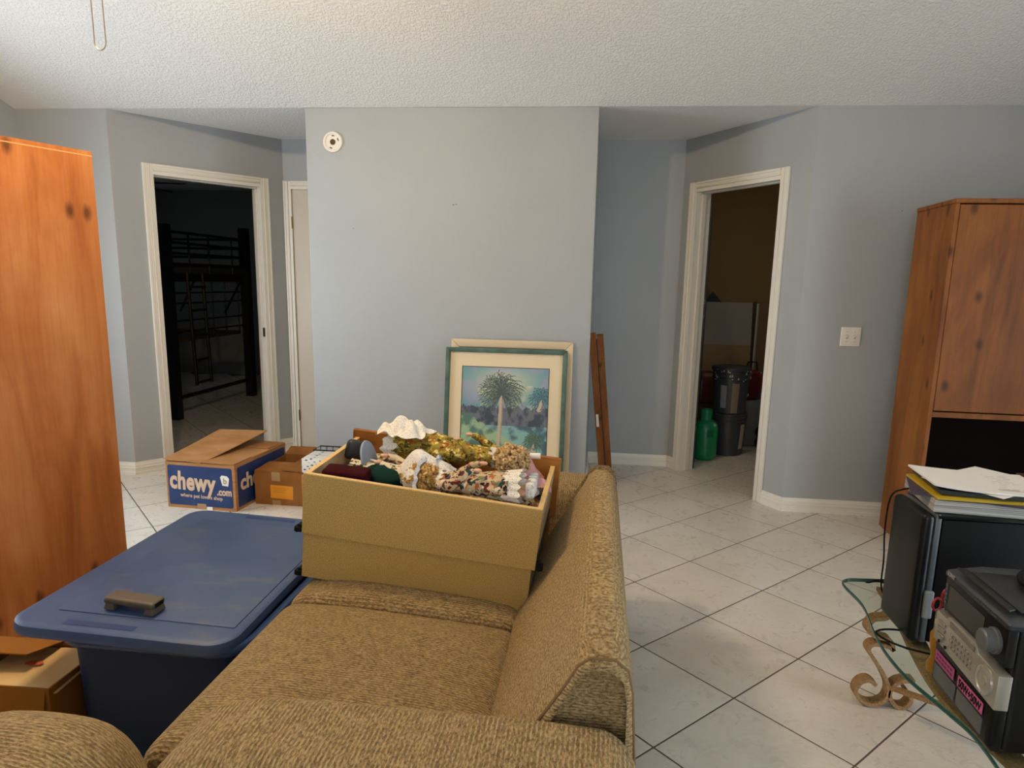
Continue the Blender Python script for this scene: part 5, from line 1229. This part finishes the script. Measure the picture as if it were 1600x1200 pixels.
    t = thing('black_bag', 'black bag slumped beside the grey appliance', 'bag', (1.50, 5.90, 0), .1); b = MB(); b.rbox(-.11, .12, -.08, .08, 0, .22, .05, 4, 4, lambda p, u: (p.x+.012*math.sin(9*p.z*8), p.y, p.z*(1-.15*u[0]))); b.build('bag_body', M_BLACKM, t, smooth=60); b = MB(); b.tube([(-.05, 0, .21), (0, .0, .27), (.06, 0, .19)], .006, 6); b.build('handle', M_BLACKM, t, smooth=60)
    t = thing('tool_case', 'black case on top of the grey appliance', 'case', (1.52, 6.18, .4165), .1); b = MB(); b.rbox(0, .22, 0, .16, 0, .14, .012, 2, 2); b.build('case_body', M_BLACKM, t, smooth=40); b = MB(); b.tube([(.06, .08, .14), (.07, .08, .165), (.15, .08, .165), (.16, .08, .14)], .006, 6); b.build('handle', M_BLACKM, t, smooth=60)
storeroom()

# ------------------------------------------------------------------ dark bedroom beyond the left doorway
def bedroom():
    M_BM = mat('black_bed_metal', '#15171a', .45)
    t = thing('loft_bed', 'black metal loft bed in the dark bedroom beyond the left doorway', 'bed', (-4.6, 6.9, 0))
    def put(b, n, m=M_BM): return b.build(n, m, t, smooth=40, world=True)
    xs = (-4.08, -5.12); ys = (6.12, 7.58)
    for x in xs:
        for y in ys:
            b = MB(); b.box(x-.045, x+.045, y-.045, y+.045, 0, 1.86 if y < 7 else 1.93); put(b, 'post')
    for z in (1.80, 1.70, 1.60, 1.50):
        b = MB(); b.cyl((xs[0], ys[0], z), (xs[0], ys[1], z), .014, 8); put(b, 'guard_rail'); b = MB(); b.cyl((xs[1], ys[0], z), (xs[1], ys[1], z), .014, 8); put(b, 'guard_rail')
        b = MB(); b.cyl((xs[0], ys[1], z), (xs[1], ys[1], z), .014, 8); put(b, 'guard_rail')
    for y in (6.5, 6.85, 7.3):
        b = MB(); b.cyl((xs[0], y, 1.40), (xs[0], y, 1.80), .010, 8); put(b, 'guard_spindle')
    for x in xs:
        b = MB(); b.box(x-.02, x+.02, ys[0], ys[1], 1.33, 1.41); put(b, 'bed_rail')
    for y in ys:
        b = MB(); b.box(xs[1], xs[0], y-.02, y+.02, 1.33, 1.41); put(b, 'bed_rail')
    b = MB(); b.box(xs[1]+.03, xs[0]-.03, ys[0]+.03, ys[1]-.03, 1.37, 1.50); put(b, 'mattress', mat('dark_mattress', '#3b3d40', .9))
    # ladder
    for y in (6.40, 6.66):
        b = MB(); b.cyl((xs[0]+.06, y, .30), (xs[0]+.03, y, 1.42), .016, 8); put(b, 'ladder_rail')
    for z in (.32, .55, .80, 1.05, 1.28):
        b = MB(); b.cyl((xs[0]+.05, 6.40, z), (xs[0]+.05, 6.66, z), .013, 8); put(b, 'ladder_rung')
    # desk shelf and wire shelf below
    b = MB(); b.box(xs[1], xs[0]-.05, 6.25, 7.5, .74, .775); put(b, 'desk_top', mat('dark_desk_top', '#4a3d30', .5))
    for z in (.84, .95, 1.12, 1.22):
        b = MB(); b.cyl((xs[0]-.02, 6.2, z), (xs[0]-.02, 7.5, z), .009, 8); put(b, 'wire_rail')
    for y in (6.9, 7.15, 7.42):
        b = MB(); b.cyl((xs[0]-.02, y, .78), (xs[0]-.02, y, 1.35), .009, 8); put(b, 'wire_upright')
    b = MB(); b.tube([(xs[0], ys[0]+.05, .20), (xs[0], ys[1]-.05, .20)], .022, 8); put(b, 'lower_rail'); b = MB(); b.tube([(xs[0], 7.1, 1.0), (xs[0], 7.45, 1.33)], .012, 8); put(b, 'brace'); b = MB(); b.tube([(xs[0], 6.55, 1.33), (xs[0], 6.3, 1.05)], .012, 8); put(b, 'brace')
    t = thing('bedroom_fan', 'dark ceiling fan blade showing at the top of the left doorway', 'ceiling fan', (-4.50, 6.05, 2.55))
    b = MB(); b.lathe([(.03, 0), (.03, -.22), (.11, -.24), (.12, -.34), (.05, -.38)], 20); b.build('motor', M_BM, t, smooth=40)
    bl = MB(); bl.hexa([(.14, -.05, -.33), (.64, -.065, -.345), (.64, .065, -.325), (.14, .05, -.33), (.14, -.05, -.322), (.64, -.065, -.337), (.64, .065, -.317), (.14, .05, -.322)]); me = bl.mesh('blade', M_BM)
    for i in range(5):
        o = bpy.data.objects.new('blade', me); C.objects.link(o); o.parent = t; o.rotation_euler = (0, 0, .12+2*PI*i/5)
bedroom()
